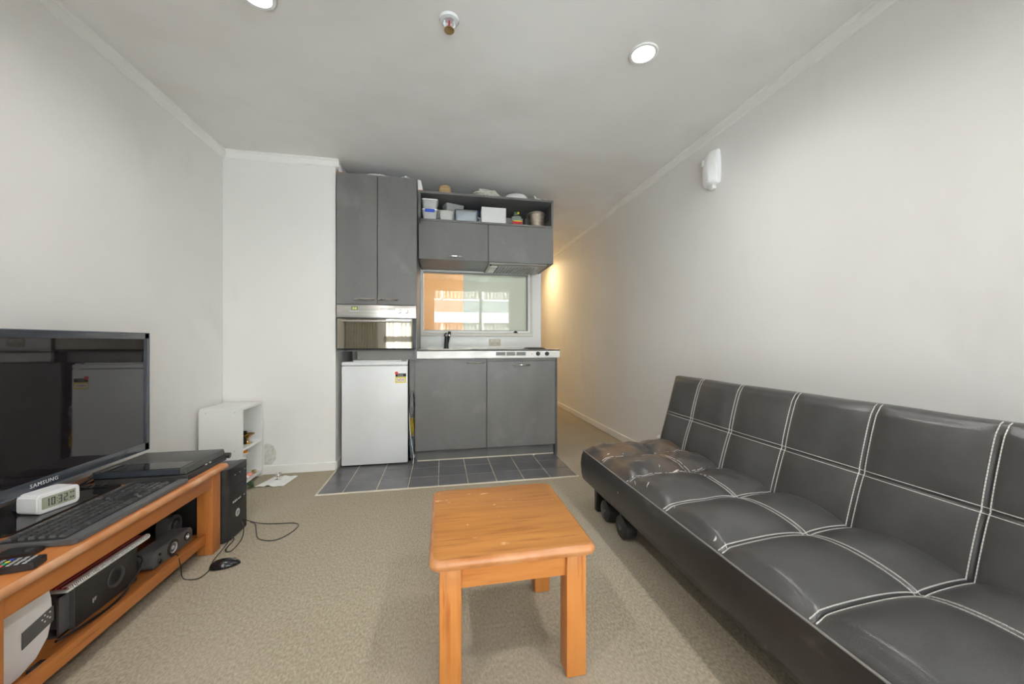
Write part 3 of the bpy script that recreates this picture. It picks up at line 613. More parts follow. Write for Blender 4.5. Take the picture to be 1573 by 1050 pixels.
# fridge
fr = thing('bar_fridge', 'white bar fridge under the oven beside the white wall', 'fridge', (-.52, 3.33, .006))
FX0, FX1, FY = -.776, -.270, 3.085
obj('cabinet', bx(FX0 + .004, FX1 - .034, FY + .05, 3.575, .03, .835, bev=.006), M_fridge, fr)
obj('door', bx(FX0, FX1, FY, FY + .045, .017, .808, bev=.008), M_fridge, fr)
obj('door_cap', bx(FX0, FX1, FY, FY + .045, .810, .842, bev=.008), M_fridge, fr)
obj('top_lid', bx(FX0 + .08, FX1 - .0, FY + .03, 3.57, .835, .852, bev=.005), M_wplas, fr)
obj('top_hinge', bx(FX1 - .05, FX1 - .01, FY + .01, FY + .05, .843, .852, bev=.002), M_grey, fr)
for x in (FX0 + .04, FX1 - .04):
    for y in (FY + .06, 3.52):
        bm = bmesh.new(); cyl(bm, (x, y, .006), (0, 0, 1), .016, .026, seg=16); obj('foot', bm, M_wplas if y < 3.2 else M_blk, fr)
st = obj('sticker', bx(-.368, -.283, FY - .0012, FY + .001, .668, .716), M_yel, fr, label='yellow energy sticker with white field')
obj('sticker_field', bx(-.360, -.291, FY - .0018, FY - .001, .678, .706), M_paper, st)
obj('sticker_lettering', text_bm('NEW', .026, basis((-.3255, FY - .002, .692), (1, 0, 0), (0, 0, 1))), M_red, st, smooth=False)
s2 = obj('sticker', bx(-.366, -.283, FY - .0012, FY + .001, .718, .744), M_black, fr, label='black sticker band with grey print')
bm = bmesh.new()
for r_ in range(3): box(bm, -.350, -.305, FY - .002, FY - .001, .722 + r_ * .006, .725 + r_ * .006)
o = obj('sticker_print', bm, M_grey, s2); o['kind'] = 'stuff'
bm = bmesh.new(); cyl(bm, (-.357, FY + .0005, .748), (0, -1, 0), .013, .002, seg=18); box(bm, -.366, -.352, FY - .0015, FY, .735, .748); obj('sticker', bm, mat('sticker red', (.8, .06, .05), .5), fr, label='round red sticker tab')
# bags in the gap right of the fridge
for i, (z, s, m_, lab) in enumerate(((.47, (.021, .04, .11), M_gbag, 'grey crumpled plastic bag stuffed beside the fridge, topmost'), (.30, (.020, .04, .075), mat('yellow cloth', (.45, .34, .03), .8), 'mustard yellow cloth hanging between fridge and cabinet'), (.12, (.021, .04, .09), mat('blue grey bag', (.16, .19, .23), .3), 'blue grey plastic bag on the tiles beside the fridge'))):
    bm = bmesh.new(); crumple(bm, (-.240, 3.15, z), s, .25, 4, i + 20, 3.2, .008); o = obj('cleaning_cloth' if i == 1 else 'plastic_bag', bm, m_); tag(o, lab, 'cloth' if i == 1 else 'bag')
bm = bmesh.new(); tube(bm, [(-.262, 3.155, .44), (-.256, 3.12, .30), (-.240, 3.11, .16), (-.225, 3.10, .06), (-.226, 3.06, .012)], .0035); obj('power_cord', bm, M_lgrey, fr, label='pale trailing power cord')
bm = bmesh.new(); cyl(bm, (.80, 3.115, .0065), (0, 0, 1), .008, .006, seg=14, bev=.002); tag(obj('bottle_cap', bm, M_wplas), 'tiny white cap lying against the kickboard', 'cap')

# ---------------------------------------------------------------- sofa bed
SY0, SY1 = 0.17, 2.07
SEAM_Y = [SY0, .41, .695, .98, 1.265, 1.55, 1.83, SY1]
so = thing('sofa_bed', 'long black leatherette sofa bed with white double stitching along the right wall', 'sofa', (1.15, 1.12, 0))
def panel(v, seams):
    for a, b in zip(seams, seams[1:]):
        if v <= b + 1e-9: return max(0.0, min(1.0, (v - a) / (b - a)))
    return 1.0
def puff(u, v, us, vs, h, edge=.035, pw=.5):
    a = math.sin(PI * panel(u, us)) ** pw if 0 < panel(u, us) < 1 else 0.0; b = math.sin(PI * panel(v, vs)) ** pw if 0 < panel(v, vs) < 1 else 0.0
    d = min(u - us[0], us[-1] - u, v - vs[0], vs[-1] - v); e = max(0.0, min(1.0, d / edge)); e = e * e * (3 - 2 * e)
    return h * (.52 * a + .48 * b * (.4 + .6 * a)) * (.25 + .75 * e) if d > 0 else 0.0
def cushion(us, vs, h, fmap, thick, nu, nv, rim, extra=None, pw=.5, bulge=.012):
    """grid over (u,v) with puffed panels, a bulging rim and a flat back; fmap(u,v,w) -> world"""
    bm = bmesh.new()
    def samples(s, n):
        out = []
        for a, b in zip(s, s[1:]):
            k = max(4, int(n * (b - a) / (s[-1] - s[0])))
            for i in range(k):
                t = i / k; out.append(a + (b - a) * (t - .06 * math.sin(2 * PI * t)))
        return out + [s[-1]]
    U, V = samples(us, nu), samples(vs, nv)
    W = lambda u, v: puff(u, min(v, vs[-1]), us, vs, h, pw=pw) + (extra(u, v) if extra else 0) - max(0, v - vs[-1]) * 1.0
    G = [[bm.verts.new(fmap(u, v, W(u, v))) for v in V] for u in U]
    for i in range(len(U) - 1):
        for j in range(len(V) - 1): bm.faces.new((G[i][j], G[i + 1][j], G[i + 1][j + 1], G[i][j + 1]))
    border = [(U[i], V[0], G[i][0]) for i in range(len(U))] + [(U[-1], V[j], G[-1][j]) for j in range(1, len(V))] + [(U[i], V[-1], G[i][-1]) for i in range(len(U) - 2, -1, -1)] + [(U[0], V[j], G[0][j]) for j in range(len(V) - 2, 0, -1)]
    prev = [b[2] for b in border]
    cu, cv = (U[0] + U[-1]) / 2, (V[0] + V[-1]) / 2
    for off, w in rim:
        ringv = []
        for u, v, _ in border:
            du = -1 if u <= U[0] + 1e-9 else (1 if u >= U[-1] - 1e-9 else 0); dv = -1 if v <= V[0] + 1e-9 else (1 if v >= V[-1] - 1e-9 else 0)
            q = .75 if du and dv else 1.0
            nz = noise.noise(Vector((u * 5, v * 5, w * 14))) * .003
            ringv.append(bm.verts.new(fmap(u + du * (off * q + nz), v + dv * (off * q + nz), w)))
        n = len(prev)
        for i in range(n): j = (i + 1) % n; bm.faces.new((prev[i], ringv[i], ringv[j], prev[j]))
        prev = ringv
    bm.faces.new(prev)
    return bm, W
# seat: u = world Y, v = depth from the front piping
SZ, SX0 = 0.350, 0.838
def smap(u, v, w): return Vector((SX0 + v, u, SZ + w + .012 * min(1, max(0, v) / .30)))
def wrinkle(u, v):
    d = min(u - SY0, SY1 - u, v, .56 - v); e = max(0, min(1, d / .05))
    k = max(0.0, min(1.0, (u - 1.15) / .45)); p = Vector((u * 7, v * 9, 1.7))
    r = (1 - abs(noise.noise(p + Vector((noise.noise(p * .7) * 1.2, 0, 0)))) * 2.2); r2 = (1 - abs(noise.noise(p * 2.1)) * 2.2)
    s = noise.noise(Vector((u * 5, v * 6, 8))) * .004
    return e * (k * (.010 * max(-.5, r) * .7 + .005 * max(-.5, r2)) - k * .006 + s)
SV = [0, .325, .56]
bm, WS = cushion(SEAM_Y, SV, .056, smap, .16, 190, 62, [(.004, -.008), (.012, -.03), (.016, -.08), (.012, -.135), (.002, -.168), (-.03, -.176)], wrinkle)
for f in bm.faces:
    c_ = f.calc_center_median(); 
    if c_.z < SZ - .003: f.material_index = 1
seat = obj('seat', bm, [M_seatl, M_front], so, angle=60)
# backrest: leaning plane
LEAN = math.atan(.125 / .44); BD = Vector((math.sin(LEAN), 0, math.cos(LEAN))); BN = Vector((-math.cos(LEAN), 0, math.sin(LEAN))); BO = Vector((1.325, 0, .315))
def bmap(u, v, w): p = BO + BD * v + BN * w; p.y = u; return p
BV = [0, .255, .485]
def bwr(u, v): return noise.noise(Vector((u * 4, v * 5, 3))) * .0025
bm, WB = cushion(SEAM_Y, BV, .026, bmap, .12, 150, 56, [(.008, -.008), (.014, -.024), (.015, -.06), (.010, -.10), (-.01, -.115)], bwr, pw=.45)
back = obj('backrest', bm, M_leath, so, angle=60)
# stitching: rows of short thread stitches either side of every seam
def stitch_rows(fmap, W, us, vs, wdt=.0010, drop=None, gap=.008, ext=0):
    bm = bmesh.new()
    def row(fn, length, dropf=None):
        n = int(length / .0095); pts = [fn(i / n * length) for i in range(n + 1)]
        for i in range(n):
            if dropf and dropf(i / n): continue
            a, b = pts[i], pts[i + 1]; p, q = a.lerp(b, .06), a.lerp(b, .94); d = (q - p).normalized(); s = d.cross(up).normalized() * wdt; k = up * .0012
            vv = [bm.verts.new(x) for x in (p - s - k, p + s - k, q + s - k, q - s - k, p - s + k, p + s + k, q + s + k, q - s + k)]
            for f in ((0, 1, 5, 4), (1, 2, 6, 5), (2, 3, 7, 6), (3, 0, 4, 7), (4, 5, 6, 7)): bm.faces.new([vv[t] for t in f])
    up = (fmap(1, .1, 1) - fmap(1, .1, 0)).normalized()
    for y in us[1:-1]:
        for s in (-gap, gap):
            f = lambda t, y=y, s=s: fmap(y + s, vs[0] + .004 + t, W(y + s, vs[0] + .004 + t) + .001)
            row(f, vs[-1] - vs[0] - .008 + ext, (lambda t, y=y: random.random() < drop(y, t)) if drop else None)
    for v in vs[1:-1]:
        for s in (-gap, gap):
            f = lambda t, v=v, s=s: fmap(us[0] + .004 + t, v + s, W(us[0] + .004 + t, v + s) + .001)
            row(f, us[-1] - us[0] - .008, (lambda t: random.random() < drop(us[0] + t * (us[-1] - us[0]), .5)) if drop else None)
    return bm
o = obj('stitching', stitch_rows(smap, WS, SEAM_Y, SV, drop=lambda y, t: 0 if y < 1.4 else (.30 if y < 1.56 else (.97 if noise.noise(Vector((y * 9, t * 7, 2))) < .18 else .1))), M_thread, seat, smooth=False, label='white thread'); o['kind'] = 'stuff'
o = obj('stitching', stitch_rows(bmap, WB, SEAM_Y, BV, ext=.014), M_thread, back, smooth=False, label='white thread'); o['kind'] = 'stuff'
bm = bmesh.new(); n = 90
tube(bm, [smap(SY0 + (SY1 - SY0) * i / n, -.003, .001) for i in range(n + 1)], .0032, 6, False); tube(bm, [smap(SY1 + .003, .56 * i / 20, .001) for i in range(21)], .0032, 6, False)
obj('piping', bm, M_pipe, seat, label='pale worn piping along the front edge')
# small pale tears in the worn seat end
bm = bmesh.new()
for y, v, ang, ln in ((1.66, .12, .3, .05), (1.50, .015, 1.2, .03), (1.42, .03, .6, .025), (1.74, .20, .1, .03), (1.60, .20, 1.0, .022), (1.56, .26, .2, .04), (1.53, .29, -.3, .03), (1.24, .03, .9, .02), (1.02, .02, .2, .012), (.985, .03, 1.2, .02), (1.86, .06, .4, .02)):
    prev = None
    for k in range(5):
        t = (k / 4 - .5) * ln; u_, v_ = y + t * math.sin(ang) + random.uniform(-.002, .002), v + t * math.cos(ang); w_ = .0035 * math.sin(PI * (k + .4) / 5)
        A_ = [bm.verts.new(smap(u_ + w_, v_, WS(u_ + w_, v_) + .0012)), bm.verts.new(smap(u_ - w_, v_, WS(u_ - w_, v_) + .0012))]
        if prev: bm.faces.new((prev[0], prev[1], A_[1], A_[0]))
        prev = A_
o = obj('tears', bm, M_thread, seat, label='small pale tears in the worn seat'); o['kind'] = 'stuff'
# frame, feet and casters
bm = bmesh.new(); box(bm, .90, 1.36, SY0 + .03, SY1 - .03, .15, .195); box(bm, 1.30, 1.40, SY0 + .03, SY1 - .03, .20, .33)
obj('base_frame', bm, M_blkm, so)
for y in (SY1 - .075, SY0 + .03):
    bm = bmesh.new(); prism(bm, [(y, .17), (y + .05, .17), (y + .045, .002), (y + .008, .002)], .895, .96, 'x', .006); obj('foot', bm, M_blk, so)
for y in (1.90, 1.715, .52, .34):
    bm = bmesh.new(); lathe(bm, (.892, y, .058), [(0, 0), (.046, 0), (.055, .006), (.057, .03), (.055, .064), (.046, .070), (0, .070)], (1, 0, 0), 32); cs = obj('caster', bm, M_blk, so)
    bm = bmesh.new(); box(bm, .963, .985, y - .035, y + .035, .05, .16, .006); obj('caster_bracket', bm, M_blkm, cs)
    bm = bmesh.new(); cyl(bm, (.887, y, .058), (1, 0, 0), .012, .006, seg=16); obj('axle_cap', bm, M_dgrey, cs)
for y in (SY1 - .08, SY0 + .03):
    bm = bmesh.new(); cyl(bm, (1.38, y + .02, .002), (0, 0, 1), .025, .2, seg=16, bev=.003); obj('rear_foot', bm, M_blk, so)
bm = bmesh.new(); crumple(bm, (1.655, 2.48, .15), (.095, .10, .145), .16, 4, 31, 2.6, .002); tag(obj('plastic_bag', bm, M_bag), 'white bag behind the far end of the sofa by the wall', 'bag')

# ---------------------------------------------------------------- coffee table
ct = thing('coffee_table', 'small square orange pine table in the middle of the carpet', 'table', (.208, 1.25, 0))
TX0, TX1, TY0, TY1, TZ = -.034, .452, 1.003, 1.502, .403
bm = bmesh.new(); o_ = rrect(TX0, TX1, TY0, TY1, .028, 7); n = len(o_)
c0 = Vector(((TX0 + TX1) / 2, (TY0 + TY1) / 2))
def rg(ins, z): return [bm.verts.new((c0.x + (a - c0.x) * (1 - ins / .243), c0.y + (b - c0.y) * (1 - ins / .25), z)) for a, b in o_]
R = [rg(.010, TZ - .028), rg(.003, TZ - .026), rg(.0, TZ - .018), rg(.0, TZ - .012), rg(.004, TZ - .004), rg(.011, TZ)]
for a, b in zip(R, R[1:]):
    for i in range(n): j = (i + 1) % n; f = bm.faces.new((a[i], a[j], b[j], b[i])); f.material_index = 1
bm.faces.new(R[0][::-1]); bm.faces.new(R[-1])
obj('tabletop', bm, [M_ttop, M_edge], ct, angle=50)
LZ = TZ - .0285
for x0 in (-.006, .366):
    for y0 in (1.032, 1.408): obj('leg', bx(x0, x0 + .062, y0, y0 + .063, 0.0005, LZ, bev=.004), M_tw['z'], ct)
for y in (1.046, 1.440): obj('apron', bx(.056, .366, y, y + .018, .300, LZ), M_tw['x'], ct)
for x in (.006, .398): obj('apron', bx(x, x + .018, 1.095, 1.408, .300, LZ), M_tw['y'], ct)

# ---------------------------------------------------------------- television unit
UX0, UX1, UY0, UY1, UZ = -1.535, -1.030, 1.015, 2.030, .405
tu = thing('television_bench', 'low orange pine television bench with open shelf against the left wall', 'bench', (-1.28, 1.52, 0))
bm = bmesh.new(); prof = [(UX0, UZ - .026), (UX1 - .010, UZ - .026), (UX1 - .002, UZ - .022), (UX1, UZ - .014), (UX1 - .003, UZ - .005), (UX1 - .012, UZ), (UX0, UZ)]
t_ = bmesh.new(); A_ = [t_.verts.new((a, UY0, b)) for a, b in prof]; C_ = [t_.verts.new((a, UY1, b)) for a, b in prof]; t_.faces.new(A_); t_.faces.new(C_[::-1])
for i in range(len(prof)):
    j = (i + 1) % len(prof); f = t_.faces.new((A_[i], C_[i], C_[j], A_[j])); f.material_index = 1 if 1 <= i <= 4 else 0
merge(bm, t_); obj('bench_top', bm, [M_uw['y'], M_uedge], tu, angle=50)
TB_ = UZ - .0262
for y0, y1 in ((1.050, 1.118), (1.948, 2.012)):
    obj('leg', bx(-1.120, -1.055, y0, y1, .0005, TB_, bev=.003), M_uw['z'], tu); obj('leg', bx(-1.520, -1.455, y0, y1, .0005, TB_, bev=.003), M_uw['z'], tu)
obj('front_apron', bx(-1.074, -1.058, 1.118, 1.948, .316, TB_, bev=.002), M_uw['y'], tu)
obj('lower_rail', bx(-1.101, -1.083, 1.118, 1.948, .055, .101, bev=.002), M_uw['y'], tu)
obj('lower_shelf', bx(-1.50, -1.101, 1.075, 1.985, .069, .085), M_uw['y'], tu)
obj('back_panel', bx(-1.515, -1.503, 1.075, 1.985, .08, TB_), M_blkm, tu, label='back panel, black to stand for the shaded interior')  # shade inside the bench put into the panel's colour
for y0 in (1.075, 1.972): obj('side_apron', bx(-1.455, -1.120, y0, y0 + .018, .316, TB_), M_uw['x'], tu)
# television
TVX, TY0_, TY1_ = -1.40, 1.125, 2.085; TZ0, TZ1 = .478, 1.043
tv = thing('television', 'large black flat television on the left bench', 'television', (-1.44, 1.605, UZ))
bm = bmesh.new(); b_ = .030
box(bm, TVX - .03, TVX, TY0_, TY1_, TZ1 - b_, TZ1, .004); box(bm, TVX - .03, TVX, TY0_, TY1_, TZ0, TZ0 + b_ + .008, .004); box(bm, TVX - .03, TVX, TY0_, TY0_ + b_, TZ0, TZ1, .004); box(bm, TVX - .03, TVX, TY1_ - b_, TY1_, TZ0, TZ1, .004)
obj('bezel', bm, M_bezel, tv)
bm = bmesh.new(); frame_pts = (TY0_, TY1_, TZ0, TZ1)
for a in ((TY0_, TY1_, TZ1 - .0015, TZ1 + .001), (TY0_, TY1_, TZ0 - .001, TZ0 + .0015)): box(bm, TVX - .012, TVX + .001, *a)
for a in ((TY1_ - .0015, TY1_ + .001),): box(bm, TVX - .012, TVX + .001, *a, TZ0, TZ1)
obj('clear_trim', bm, mat('trim edge', (.16, .19, .24), .15), tv)
obj('screen', bx(TVX - .02, TVX - .003, TY0_ + b_, TY1_ - b_, TZ0 + b_ + .008, TZ1 - b_), M_screen, tv)
obj('back_cover', bx(TVX - .065, TVX - .03, TY0_ + .03, TY1_ - .03, TZ0 + .03, TZ1 - .03, bev=.012), M_blkm, tv)
obj('brand_lettering', text_bm('SAMSUNG', .019, basis((TVX + .0008, 1.605, TZ0 + .019), (0, 1, 0), (0, 0, 1)), spacing=1.15), M_lgrey, tv, smooth=False)
bm = bmesh.new(); lathe(bm, (TVX - .045, 1.605, UZ + .010), [(0.040, 0), (.034, .012), (.030, .03), (.030, .09), (0, .09)], seg=28); obj('stand_neck', bm, M_bezel, tv)
bm = bmesh.new(); prism(bm, rrect(-1.530, -1.287, 1.375, 1.792, .03, 6), UZ + .0003, UZ + .010, 'z', .003); obj('stand_base', bm, M_blkgl, tv, label='glossy black glass stand base')
# digital clock (turned a little)
ck = thing('digital_clock', 'white digital alarm clock reading 10:32 on the television stand', 'clock', (-1.357, 1.572, UZ + .0105), math.radians(-14))
CW, CH, CDp = .118, .066, .075    # local: x = depth towards the room, y = width
def ckprism(x0, x1, i): return rrect(-CW / 2 + i, CW / 2 - i, i, CH - i, .012, 5)
bm = bmesh.new(); prism(bm, rrect(-CW / 2, CW / 2, 0, CH, .014, 5), -CDp / 2, CDp / 2, 'x', .005); obj('casing', bm, M_wplas, ck, local=True)
obj('lcd_screen', (lambda b: (prism(b, rrect(-.046, .046, .014, .054, .003), CDp / 2 - .002, CDp / 2 + .0008, 'x'), b)[-1])(bmesh.new()), M_lcd, ck, local=True)
SEG = {'0': 'abcdef', '1': 'bc', '2': 'abged', '3': 'abgcd'}
bm = bmesh.new(); X_ = CDp / 2 + .0012
def sg(y0, y1, z0, z1): box(bm, X_ - .0004, X_ + .0004, y0, y1, z0, z1)
for k, ch in enumerate('1032'):
    y = -.037 + k * .0155 + (.003 if k > 1 else 0); w_, zb, hh, t2 = .010, .021, .026, .0023
    for s in SEG[ch]:
        m_ = zb + hh / 2
        {'a': lambda: sg(y, y + w_, zb + hh - t2, zb + hh), 'd': lambda: sg(y, y + w_, zb, zb + t2), 'g': lambda: sg(y + .001, y + w_ - .001, m_ - t2 / 2, m_ + t2 / 2),
         'b': lambda: sg(y + w_ - t2, y + w_, m_ + .0006, zb + hh), 'c': lambda: sg(y + w_ - t2, y + w_, zb, m_ - .0006), 'e': lambda: sg(y, y + t2, zb, m_ - .0006), 'f': lambda: sg(y, y + t2, m_ + .0006, zb + hh)}[s]()
for z in (.029, .039): sg(-.0065, -.0047, z - .001, z + .001)
for z in (.024, .042):
    for y in (.030, .037): sg(y, y + .0035, z, z + .005)
obj('digits', bm, M_dig, ck, local=True, smooth=False, label='dark digits 10:32')
# keyboard
kb = thing('keyboard', 'black computer keyboard along the front of the television bench', 'keyboard', (-1.155, 1.54, UZ))
KX0, KX1, KY0, KY1 = -1.262, -1.052, 1.292, 1.785
bm = bmesh.new(); prism(bm, rrect(KX0, KX1, KY0, KY1, .014, 5), UZ + .0005, UZ + .016, 'z', .005); obj('body', bm, M_dgrey, kb)
bm = bmesh.new(); prism(bm, rrect(KX0 + .018, KX1 - .035, KY0 + .010, KY1 - .010, .006, 3), UZ + .0155, UZ + .0175, 'z', .001); obj('key_bed', bm, M_blk, kb)
bm = bmesh.new()
def key(x, y, w_, h_):
    t = bmesh.new(); bmesh.ops.create_cube(t, size=1); z0, z1 = UZ + .017, UZ + .0245
    for v in t.verts:
        s = .80 if v.co.z > 0 else 1.0
        v.co = Vector((x + v.co.x * h_ * s, y + v.co.y * w_ * s, z1 if v.co.z > 0 else z0))
    merge(bm, t)
kx = [KX0 + .030 + r_ * .0245 + (.006 if r_ else 0) for r_ in range(6)]
P_ = .0189
for r_, x in enumerate(kx):
    y = KY0 + .020
    if r_ < 5:
        off = (0, 0, .5, .75, 1.25)[r_]
        if off:
            key(x, y + P_ * (off + .0) / 2 + P_ * .25, P_ * (off + .5) * .9, .0165)
        n_ = (13, 14, 13, 12, 11)[r_]; y0 = y + P_ * (off + .5 if off else .0)
        for k in range(n_): key(x, y0 + P_ * (k + .5), P_ * .88, .0165)
    else:
        yy = y
        for w_ in (1.3, 1.3, 1.3, 6.2, 1.3, 1.3, 1.3): key(x, yy + P_ * w_ / 2, P_ * w_ * .93, .0165); yy += P_ * w_
    y0 = KY0 + .020 + P_ * 15.0
    if r_ < 3 or r_ == 5:
        for k in range(3): key(x, y0 + P_ * (k + .5), P_ * .88, .0165)
    if r_ == 4: key(x, y0 + P_ * 1.5, P_ * .88, .0165)
    if r_ > 0:
        for k in range(4): key(x, y0 + P_ * (k + 3.9), P_ * .88, .0165)
o = obj('keys', bm, M_key, kb, smooth=False); o['kind'] = 'stuff'
# remote control
rc = thing('remote_control', 'black television remote with coloured buttons on the near bench corner', 'remote', (-1.132, 1.180, UZ), math.radians(-80))
bm = bmesh.new(); prism(bm, rrect(-.024, .024, -.10, .085, .008, 4), .0005, .019, 'z', .004); obj('body', bm, M_blk, rc, local=True)
bm = bmesh.new()
for r_ in range(11):
    for k in range(4):
        if r_ == 7: continue
        box(bm, -.018 + k * .0105, -.0105 + k * .0105, -.088 + r_ * .0148, -.080 + r_ * .0148, .0185, .0208, .0008, 1)
o = obj('buttons', bm, M_grey, rc, local=True); o['kind'] = 'stuff'
for k, mm in enumerate((M_blue, M_yel, mat('remote green', (.02, .45, .2), .4), mat('remote red', (.75, .12, .1), .4))):
    obj('colour_button', bx(-.018 + k * .0105, -.0105 + k * .0105, -.088 + 7 * .0148, -.080 + 7 * .0148, .0185, .0212, bev=.0008, seg=1), mm, rc, local=True)
r2 = thing('slim_remote', 'flat black remote half under the keyboard near the bench corner', 'remote', (-1.145, 1.262, UZ))
# game console
gc = thing('game_console', 'flat black game console at the far end of the television bench', 'console', (-1.23, 1.95, UZ))
M_cons = mat('console shell', (.06, .06, .058), .38); noisy(M_cons, (.055, .055, .053), (.07, .07, .067), 10)
def slab(z0, z1, m, name, sh0, sh1, ins=0):
    bm = bmesh.new()
    lo = [(-1.395, 1.815 + sh0), (-1.062 - ins, 1.800 + sh0), (-1.062 - ins, 2.028 + sh0), (-1.395, 2.10 + sh0)]
    x0, x1 = -1.400, -1.066 - ins; y0, y1 = 1.800, 2.085
    pts0 = [(x0, y0), (x1, y0), (x1, y1), (x0, y1)]
    a = [bm.verts.new((x + sh0, y + abs(sh0) * .5, z0)) for x, y in pts0]; b = [bm.verts.new((x + sh1, y + abs(sh1) * .5, z1)) for x, y in pts0]
    bm.faces.new(a[::-1]); bm.faces.new(b)
    for i in range(4): j = (i + 1) % 4; bm.faces.new((a[i], a[j], b[j], b[i]))
    bmesh.ops.bevel(bm, geom=bm.edges[:], offset=.0015, segments=1, affect='EDGES'); return obj(name, bm, m, gc)
slab(UZ + .0005, UZ + .024, M_blkm, 'lower_shell', 0, -.006); slab(UZ + .024, UZ + .029, M_black, 'seam_groove', -.010, -.011)
slab(UZ + .029, UZ + .053, M_cons, 'upper_shell', -.008, -.018)
obj('gloss_panel', bx(-1.395, -1.100, 1.808, 1.905, UZ + .0525, UZ + .0545, bev=.0008, seg=1), M_blkgl, gc, label='glossy black strip')
obj('gloss_face', bx(-1.405, -1.100, 1.7995, 1.803, UZ + .031, UZ + .052), M_bezel, gc)
bm = bmesh.new(); 
for k in range(2): box(bm, -1.0795, -1.0725, 1.93 + k * .03, 1.942 + k * .03, UZ + .0235, UZ + .0285)
o = obj('ports', bm, M_lgrey, gc); o['kind'] = 'stuff'
t = thing('game_controller', 'black controller handle peeking out behind the game console', 'controller', (-1.09, 2.10, UZ))
bm = bmesh.new(); crumple(bm, (-1.125, 2.115, UZ + .026), (.028, .022, .019), 0.0, 3, 1, 1); tube(bm, [(-1.125, 2.105, UZ + .026), (-1.10, 2.075, UZ + .02)], .010)
bm.free(); bm = bmesh.new(); lathe(bm, (-1.075, 2.03, UZ + .0005), [(0, 0), (.012, 0), (.016, .006), (.016, .014), (.010, .020), (0, .021)]); 
bmesh.ops.transform(bm, matrix=Matrix.Translation((-1.075, 2.02, UZ)) @ Matrix.Diagonal((1.2, .5, 1.2, 1)) @ Matrix.Translation((1.075, -2.03, -UZ)), verts=bm.verts[:]); bm.free()
bm = bmesh.new(); tube(bm, [(-1.13, 2.098, UZ + .016), (-1.09, 2.100, UZ + .018), (-1.060, 2.104, UZ + .016)], .014, 12); obj('grip', bm, M_blk, t); t['label'] = 'black rounded controller grip behind the far edge of the bench'
# cables behind console
bm = bmesh.new()
for k in range(5):
    y0 = 1.80 + .03 * k
    tube(bm, [(-1.43 - .01 * (k % 2), y0 - .10, UZ + .004 + .004), (-1.42, y0 - .02, UZ + .02 + .01 * (k % 3)), (-1.455, y0 + .06, UZ + .030), (-1.46, y0 + .14, UZ + .012)], .0028, 6)
tube(bm, [(-1.405, 1.795, UZ + .004), (-1.40, 1.77, UZ + .005), (-1.36, 1.765, UZ + .005), (-1.345, 1.788, UZ + .02)], .003, 6)
tag(obj('cable_bundle', bm, M_blk), 'tangle of black cables on the bench behind the game console', 'cable')
# the flat remote
obj('body', (lambda b: (prism(b, rrect(-1.20, -1.115, 1.240, 1.285, .006, 3), UZ + .0005, UZ + .012, 'z', .002), b)[-1])(bmesh.new()), M_blk, r2)
obj('ring_button', (lambda b: (lathe(b, (-1.135, 1.262, UZ + .012), [(.008, 0), (.008, .001), (.005, .001), (.005, 0)], seg=20), b)[-1])(bmesh.new()), M_dgrey, r2)

# --- on the lower shelf
SH = .0855
sb = thing('subwoofer', 'black box speaker with round port lying on the lower shelf', 'speaker', (-1.2, 1.52, SH))
SBX, y0, y1 = -1.148, 1.372, 1.650
obj('cabinet', bx(-1.33, SBX, y0 + .035, y1, SH, SH + .128, bev=.003), M_blkm, sb)
bm = bmesh.new(); prism(bm, [(-1.33, SH), (SBX, SH), (SBX, SH + .128), (-1.33, SH + .128)], y0 + .033, y0 + .035, 'y')
for a in ((SH, SH + .006), (SH + .122, SH + .128)): box(bm, -1.33, SBX - .012, y0, y0 + .034, *a)
for a in ((-1.33, -1.323), (SBX - .018, SBX - .012)): box(bm, *a, y0, y0 + .034, SH, SH + .128)
obj('rear_panel', bm, M_dgrey, sb, label='recessed dark grey end panel')
bm = bmesh.new(); lathe(bm, (SBX, 1.555, SH + .075), [(.036, -.001), (.038, .003), (.034, .0055), (.027, .002), (.022, -.008), (.021, -.02)], (1, 0, 0), 36); obj('port_ring', bm, mat('gloss port ring', (.08, .08, .082), .15), sb)
bm = bmesh.new(); cyl(bm, (SBX - .004, 1.555, SH + .075), (1, 0, 0), .021, .0045, seg=28); obj('port_hole', bm, M_black, sb)
bm = bmesh.new(); box(bm, SBX, SBX + .001, 1.468, 1.4705, SH + .040, SH + .054); box(bm, SBX, SBX + .001, 1.4745, 1.4765, SH + .044, SH + .054); box(bm, SBX, SBX + .001, 1.4765, 1.4815, SH + .052, SH + .0545); box(bm, SBX, SBX + .001, 1.4765, 1.4795, SH + .047, SH + .049)
obj('logo', bm, M_lgrey, sb, smooth=False)
nb = thing('spiral_notebook', 'red notebook with white spiral binding on the black box speaker', 'notebook', (-1.2, 1.52, SH + .129))
obj('cover', bx(-1.32, -1.162, 1.395, 1.72, SH + .1362, SH + .1400, bev=.001, seg=1), M_red, nb); obj('pages', bx(-1.318, SBX - .002, 1.385, 1.715, SH + .1286, SH + .136, bev=.001, seg=1), M_paper, nb)
bm = bmesh.new()
for k in range(51):
    y = 1.395 + k * .0064
    tube(bm, [(-1.171, y, SH + .1405), (-1.162, y, SH + .1445), (-1.153, y, SH + .1435), (-1.149, y, SH + .134)], .0015, 5, False); box(bm, -1.189, -1.185, y - .0016, y + .0016, SH + .1398, SH + .1404)
o = obj('binding', bm, M_wplas, nb); o['kind'] = 'stuff'
